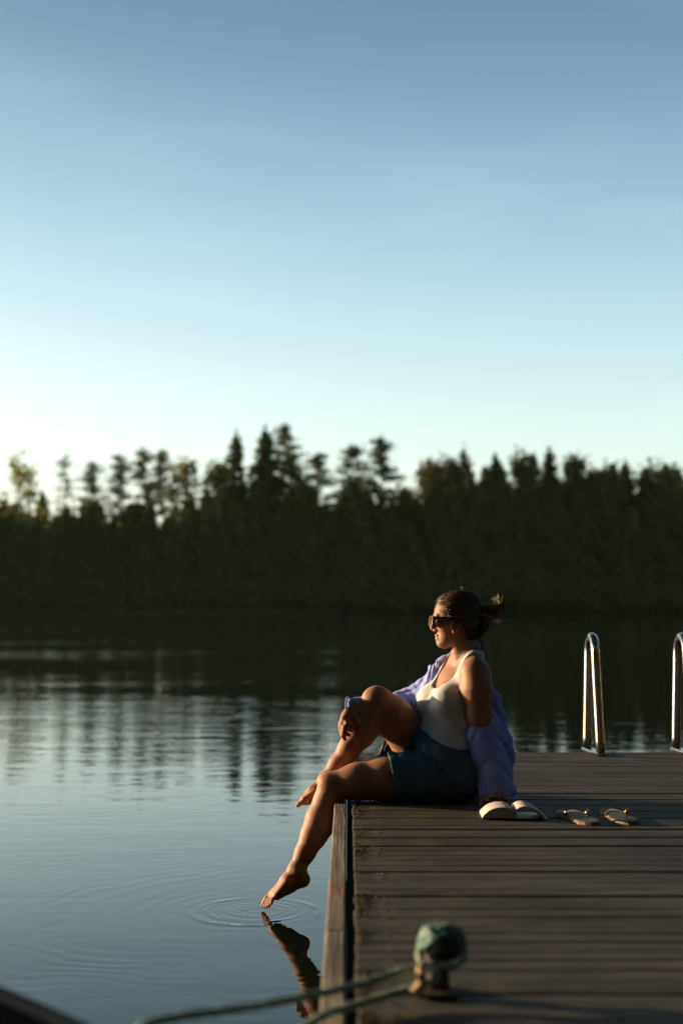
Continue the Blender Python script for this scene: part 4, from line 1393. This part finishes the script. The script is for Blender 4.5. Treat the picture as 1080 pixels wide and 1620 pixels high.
def hand_r(B):
    B.cone(P(558, 1122, 5.645), P(550, 1132, 5.622), .025, .022, .02)
    # back of the hand lying over the shin, knuckles to the left
    ks = [(544, 1138, 5.600), (540.5, 1145, 5.602), (540, 1152, 5.607), (541.5, 1159, 5.614)]
    md = [(549, 1144, 5.583), (545, 1151, 5.584), (543.5, 1158, 5.590), (542.5, 1164, 5.600)]
    tp = [(560, 1148, 5.590), (557, 1156, 5.590), (552, 1163, 5.595), (545.5, 1169.5, 5.605)]
    for k, m, t in zip(ks, md, tp):
        B.cone(P(551, 1133, 5.622), P(*k), .019, .0115, .016)
        B.cone(P(*k), P(*m), .0112, .0098, .005); B.cone(P(*m), P(*t), .0098, .0080, .005)
    B.cone(P(553, 1130, 5.622), P(563, 1136, 5.602), .013, .011, .010)
    B.cone(P(563, 1136, 5.602), P(568, 1143, 5.600), .0105, .0085, .005)


def head(B):
    fn, lo, hi = skull()
    B.raw(fn, lo, hi, .02)
    c = lambda px, py, y: np.array([hx(px), HO[1] + y, hz(py)])
    B.cone(c(688.5, 974, 0), c(683.6, 992.5, 0), .0062, .0080, .010)
    B.cone(c(684.2, 994, 0), c(686.2, 996.3, 0), .0080, .0075, .008)
    for sg in (-1, 1):
        B.ell(c(688.5, 996.5, sg * .011), (.0085, .0075, .0070), None, .007)
        B.ell(c(702, 987, sg * .036), (.024, .026, .022), None, .025)          # cheeks
        B.ell(c(690.0, 974, sg * .022), (.008, .022, .006), None, .012)        # brow
        B.ell(c(686.5, 981, sg * .031), (.010, .014, .008), None, .012, -1)    # sockets
        # ear
        e = c(717.5, 989, sg * .071)
        rt = np.array([[cos(.2), 0, sin(.2)], [0, 1, 0], [-sin(.2), 0, cos(.2)]])
        B.ell(e, (.0165, .011, .027), rt, .008)
        B.ell(e + np.array([-.001, sg * .009, .003]), (.0095, .0065, .018), rt, .005, -1)
        B.ell(e + np.array([-.004, -sg * .0, -.024]), (.008, .007, .009), None, .006)
    B.ell(c(690.8, 1005.0, 0), (.0085, .022, .0058), None, .007)
    B.ell(c(691.6, 1010.0, 0), (.0085, .020, .0060), None, .007)
    B.ell(c(697.5, 1017.5, 0), (.018, .022, .017), None, .018)


def cloth_folds(X, Y, Z):
    """Long soft creases: along the far sleeve, slanting across the near one, hanging down behind the back."""
    w1 = 1.2 * np.sin(X * 11 + Z * 9) + .7 * np.sin(X * 23 - Y * 15 + Z * 5)
    far = Z * 62 + X * 12 + Y * 34 + w1 * 1.3
    near = X * 42 + Z * 34 + Y * 16 + w1 * 1.5
    sel = 1 / (1 + np.exp(-(X - .42) / .03))
    ph = far * (1 - sel) + near * sel
    r = np.abs(np.sin(ph * .5))               # sharp valleys between wide folds
    ph2 = X * 64 - Z * 52 + Y * 30 + 2.0 * np.sin(X * 17 + Z * 21)
    r2 = np.abs(np.sin(ph2 * .5))
    return .010 * np.sqrt(r + .02) + .0035 * r2 * (.4 + .6 * np.sin(X * 9 + Z * 14) ** 2) + .0012 * np.sin(X * 140 + Z * 120)


def shirt(root):
    A = Field()
    # far sleeve
    A.chain([(696, 1078, 5.845, .066), (668, 1104, 5.865, .058), (640, 1115, 5.865, .053), (606, 1117, 5.785, .044), (574, 1119, 5.69, .035), (555, 1118, 5.65, .032)], .03)
    # folded collar and front edge down her far side
    A.chain([(716, 1036, 5.765, .013), (702, 1050, 5.775, .024), (688, 1070, 5.775, .030), (677, 1092, 5.775, .026), (668, 1118, 5.785, .030), (664, 1150, 5.80, .026), (668, 1172, 5.82, .026)], .025)
    A.cone(P(679, 1055, 5.81), P(690, 1062, 5.80), .007, .032, .02)
    # behind the back
    A.chain([(741, 1052, 5.80, .020), (768, 1085, 5.765, .018), (781, 1105, 5.72, .020), (786, 1138, 5.70, .030), (794, 1172, 5.67, .036), (799, 1200, 5.64, .030), (798, 1225, 5.60, .03)], .03)
    A.cone(P(786, 1138, 5.74), P(770, 1215, 5.74), .02, .03, .03)
    # near sleeve, pushed down to the forearm
    A.chain([(764, 1146, 5.575, .044), (762, 1164, 5.565, .058), (771, 1195, 5.555, .064), (781, 1226, 5.53, .060), (787, 1252, 5.50, .054)], .03)
    A.chain([(770, 1130, 5.60, .030), (781, 1160, 5.60, .045)], .03)
    A.cone(P(800, 1240, 5.52), P(810, 1249, 5.505), .030, .020, .02)
    A.cone(P(768, 1240, 5.52), P(772, 1258, 5.48), .03, .03, .02)
    xs, ys, zs = axes((-.02, 5.40, .44), (.78, 5.97, 1.09), .0036)
    d = A.grid(xs, ys, zs)
    X = xs[:, None, None]; Y = ys[None, :, None]; Z = zs[None, None, :]
    near = np.abs(d) < .05
    fo = cloth_folds(X, Y, Z).astype(np.float32) - .009
    d = np.where(near, d - fo, d)
    # cuffs: near sleeve ends above the hand, sleeve mouth stays open round the arm
    a = P(762, 1266, 5.48); b = P(815, 1262, 5.48)
    cut = (a[2] + (X - a[0]) * (b[2] - a[2]) / (b[0] - a[0])) - Z
    d = np.where(X > .4, np.maximum(d, cut * np.ones_like(d)), d)
    # far cuff: mouth faces left and down, over the wrist
    ca = P(549, 1116, 5.70)
    d = np.maximum(d, (ca[0] - X) * .95 + 0 * d)
    # keep the cloth off the near surface of the body
    V, Q = surface_nets(d, xs, ys, zs); smooth_mesh(V, Q, 1, .35)
    s = mesh_obj('shirt', V, Q, M['shirt'], root, True)
    # turned cuff edges
    m = MB()
    c = P(788, 1262, 5.485)
    m.tube([c + np.array([.062 * cos(t), .055 * sin(t), .004 * sin(3 * t) + .004 * cos(t)]) for t in np.linspace(0, 2 * pi, 36, endpoint=False)], .007 , 8, closed=True)
    m.build('cuff', M['shirt'], s, True); m = MB()
    c = P(550.5, 1117, 5.65)
    m.tube([c + np.array([.006 * cos(t) - .002, .033 * cos(t), .034 * sin(t)]) for t in np.linspace(0, 2 * pi, 30, endpoint=False)], .0045, 8, closed=True)
    m.build('cuff', M['shirt'], s, True)


HAIR_PF = np.array([721, 708, 700.5, 695.5, 692.5, 690, 687.2, 686.5, 687, 689, 690.5, 690.5, 690.5, 693, 696, 702.])


def hair(root):
    py = np.array([935.2, 937, 940, 944, 949, 955, 963, 970, 977, 986, 996, 1004, 1012, 1018])
    pf = np.array([724, 710, 701.5, 696, 692.0, 689.0, 686.6, 686.0, 690, 700, 708, 716, 724, 734])
    pb = np.array([726, 741, 749, 755, 758.5, 760, 761, 761, 760, 758, 756, 755, 753, 749])
    pw = np.array([.003, .034, .051, .062, .070, .0765, .081, .0822, .0815, .078, .071, .062, .050, .036])
    fn, lo, hi = skull(0, pf, pb, py, pw, 2.2)
    H = Field(); H.raw(fn, lo, hi, .01)
    c = lambda px, p, y=0.0: np.array([hx(px), HO[1] + y, hz(p)])
    H.ell(c(765, 980, .004), (.036, .038, .046), None, .018)
    H.cone(c(762, 968), c(782, 963), .016, .005, .02)
    H.cone(c(757, 1000), c(752, 1012), .018, .008, .02)
    lo = np.array([hx(682), HO[1] - .10, hz(1020)]); hi = np.array([hx(790), HO[1] + .10, hz(930)])
    xs, ys, zs = axes(lo, hi, .0022)
    d = H.grid(xs, ys, zs)
    X = xs[:, None, None]; Y = ys[None, :, None]; Z = zs[None, None, :]
    # hairline
    hp = np.array([930, 950, 952.5, 957, 963, 970, 974.5, 977.5, 980, 985, 1003, 1014, 1020])
    hl = np.array([680, 690, 694, 699.5, 703, 705.5, 707, 714, 724.5, 728, 734.5, 739, 741])
    xh = np.interp(Z, hz(hp)[::-1], hx(hl)[::-1])
    yy = np.abs(Y - HO[1])
    line = xh - X - .010 * np.maximum(0, 1 - (yy / .05) ** 2) * 0
    groove = .0013 * np.sin(np.arctan2(Z - hz(975), Y - HO[1]) * 34 + 5 * np.sin(X * 40)) + .0008 * np.sin(np.arctan2(Z - hz(985), Y - HO[1]) * 77 + X * 60)
    d = np.maximum(d + groove, line + 0 * d)
    V, Q = surface_nets(d, xs, ys, zs); smooth_mesh(V, Q, 1, .4)
    ho = mesh_obj('hair', V, Q, M['hair'], root, True)
    # strands combed from the hairline back into the twist
    n = 620
    idx = rng.choice(len(V), 6000)
    cand = V[idx]
    front = cand[(cand[:, 0] < hx(735)) & (cand[:, 1] < HO[1] + .03)]
    p = front[:n].copy()
    bun = c(768, 976)
    paths = [p.copy()]
    for st in range(14):
        e = 1e-3
        g = np.stack([H.at(p + np.eye(3)[k] * e) - H.at(p - np.eye(3)[k] * e) for k in range(3)], 1)
        g /= np.linalg.norm(g, axis=1)[:, None] + 1e-9
        dr = bun - p; dr /= np.linalg.norm(dr, axis=1)[:, None]
        dr -= g * (dr * g).sum(1)[:, None]
        p = p + dr * .0075
        p = p - g * (H.at(p) - .0009)[:, None]
        paths.append(p.copy())
    paths = np.stack(paths, 1)
    m = MB()
    for q in paths:
        ln = rng.integers(7, 15)
        rad = np.linspace(.0006, .0011, ln); rad[-1] = .0003
        m.tube(q[:ln], rad, 4)
    # loose ends sprayed out of the twist
    ends = [((768, 966), (785, 962), (793, 957), (790, 946)), ((768, 967), (786, 964), (796, 962), (804, 958)), ((768, 966), (786, 961), (791, 953), (787, 947)),
            ((770, 968), (787, 966), (794, 965), (801, 965)), ((770, 968), (782, 970), (790, 974), (794, 984)), ((770, 970), (780, 971), (783, 976), (780, 983)),
            ((768, 970), (779, 968), (782, 973), (783, 980)), ((766, 962), (778, 959), (787, 959), (796, 955)), ((764, 964), (774, 960), (784, 958), (792, 950))]
    locks = []
    for e in ends:                                  # combed locks, then loose hairs between them
        for _ in range(2):
            locks.append((e, rng.normal(0, 1.0, (4, 2)) * np.array([.4, .9, 1.8, 2.8])[:, None], rng.normal(.02, .01), rng.normal(.055, .018)))
    for e, lj, ya, yb in locks:
        for _ in range(24):
            j = lj + rng.normal(0, .45, (4, 2)) * np.array([1, .9, .7, .5])[:, None]
            yy = np.linspace(ya, yb, 4) + rng.normal(0, .002, 4)
            pts = [c(e[i][0] + j[i, 0], e[i][1] + j[i, 1], yy[i]) for i in range(4)]
            m.tube(smooth_path(pts, 9), np.linspace(.0015, .0006, 9), 4)
    for k in range(200):
        e = ends[rng.integers(0, len(ends))]
        j = rng.normal(0, 1.1, (4, 2)) * np.array([.7, 1.2, 2.2, 3.2])[:, None]
        y = np.linspace(rng.normal(.012, .012), rng.normal(.05, .020), 4)
        pts = [c(e[i][0] + j[i, 0], e[i][1] + j[i, 1], y[i]) for i in range(4)]
        m.tube(smooth_path(pts, 9), np.linspace(.0014, .0006, 9), 4)
    for k in range(34):     # curl at the nape and flyaways over the crown
        if k < 18:
            r = rng.uniform(3, 6.5); o = (757.5 + rng.normal(0, 1.2), 1021 + rng.normal(0, 2)); a0 = rng.uniform(-2.4, -1.4)
            pts = [c(752, 1006, -.03)] + [c(o[0] + r * .7 * cos(a0 + t), o[1] + r * 1.3 * sin(a0 + t), -.03 - .002 * i) for i, t in enumerate(np.linspace(0, 3.6, 6))]
        else:
            x0 = rng.uniform(700, 750); t0 = 937 + abs(x0 - 724) * .12
            pts = [c(x0, t0 + 2, rng.normal(0, .02)), c(x0 + 8, t0 - rng.uniform(0, 3), rng.normal(0, .02)), c(x0 + rng.uniform(12, 22), t0 + rng.uniform(-3, 3), rng.normal(0, .02))]
        m.tube(smooth_path(pts, 12), .00055, 4)
    m.build('hair_strands', M['strand'], ho, True)
    # claw clip gripping the twist
    m = MB()
    for sg in (-1, 1):
        for k in range(5):
            b0 = c(757 + k * 4.2, 972 + k * 1.0, -.036 + .006 * abs(k - 2))
            b1 = c(763 + k * 4.4, 986 + k * 2.0, -.046 + .007 * abs(k - 2)); b2 = c(759 + k * 4.0, 1000 - k * .6, -.030 + .006 * abs(k - 2))
            if sg > 0:
                for b in (b0, b1, b2): b[1] = 2 * HO[1] - b[1]
            m.tube(smooth_path([b0, b1, b2], 10), [.002] * 9 + [.001], 6)
        m.tube([c(755, 971, sg * .034), c(766, 973, sg * .036), c(778, 977, sg * .030)], .0032, 8)
    m.build('hair_clip', M['clip'], ho, True)


def glasses(root):
    c = lambda px, p, y=0.0: np.array([hx(px), HO[1] + y, hz(p)])
    m = MB()
    def rr(w, h, r, n=6):
        pts = []
        for cx, cy, a0 in ((w - r, h - r, 0), (-w + r, h - r, pi / 2), (-w + r, -h + r, pi), (w - r, -h + r, 1.5 * pi)):
            for t in np.linspace(0, pi / 2, n): pts.append((cx + r * cos(a0 + t), cy + r * sin(a0 + t)))
        return np.array(pts)
    g = None
    lens_parts = []
    for sg in (-1, 1):
        o = rr(.029, .0205, .010); i = rr(.0225, .0145, .008)
        n = len(o)
        yc = sg * .034
        def pos(q, dx):
            y = yc + q[0]
            x = dx + .010 * (abs(y) / .065) ** 2
            tilt = -q[1] * .16
            return c(679.5, 982.5, y) + np.array([x - tilt, 0, q[1]])
        V = [pos(q, -.003) for q in o] + [pos(q, .004) for q in o] + [pos(q, -.003) for q in i] + [pos(q, .004) for q in i]
        f = []
        for k in range(n):
            j = (k + 1) % n
            f += [(k, j, n + j, n + k), (2 * n + k, 3 * n + k, 3 * n + j, 2 * n + j), (k, 2 * n + k, 2 * n + j, j), (n + k, n + j, 3 * n + j, 3 * n + k)]
        m.add(V, f)
        lo = rr(.0228, .0148, .008)
        V2 = [pos(q, -.0006) for q in lo] + [pos(q, .0012) for q in lo]
        f2 = [tuple(range(n))[::-1], tuple(range(n, 2 * n))] + [(k, (k + 1) % n, n + (k + 1) % n, n + k) for k in range(n)]
        lens_parts.append((V2, f2))
        # temple arm
        y0 = sg * .0625; y1 = sg * .0755
        pts = smooth_path([c(682, 977.0, y0), c(688, 977.2, sg * .070), c(704, 978, y1), c(718, 979.5, y1 + sg * .003), c(727, 984, sg * .0775)], 16)
        for dz in (-.0026, 0, .0026):
            m.tube(pts + (0, 0, dz), .0030, 8)
    m.tube([c(680.4, 979, -.009), c(679.4, 978, 0), c(680.4, 979, .009)], .0035, 8)
    fr = m.build('sunglasses', M['frame'], root, True)
    for V2, f2 in lens_parts:
        mm = MB(); mm.add(V2, f2); mm.build('lens', M['lens'], fr)


# ------------------------------------------------------------------ assemble
make_materials()
world_and_sun()
camera()
haze()
terrain()
forest()
jetty()
ladder()
bracket()
boat()
mooring()
book()
sandal((889, 1287), (938, 1307), False, 'flip-flop nearer the book, pale footbed and gold bead on its black strap')
sandal((957, 1285), (998, 1306), True, 'flip-flop farther from the book, dark strap crossing a grey footbed')
figure()

scene.view_settings.view_transform = 'Standard'
scene.view_settings.look = 'None'
scene.view_settings.exposure = EXPOSURE
scene.view_settings.gamma = 1.0
scene.cycles.use_denoising = True
scene.cycles.max_bounces = 6
scene.cycles.caustics_reflective = False
scene.cycles.caustics_refractive = False
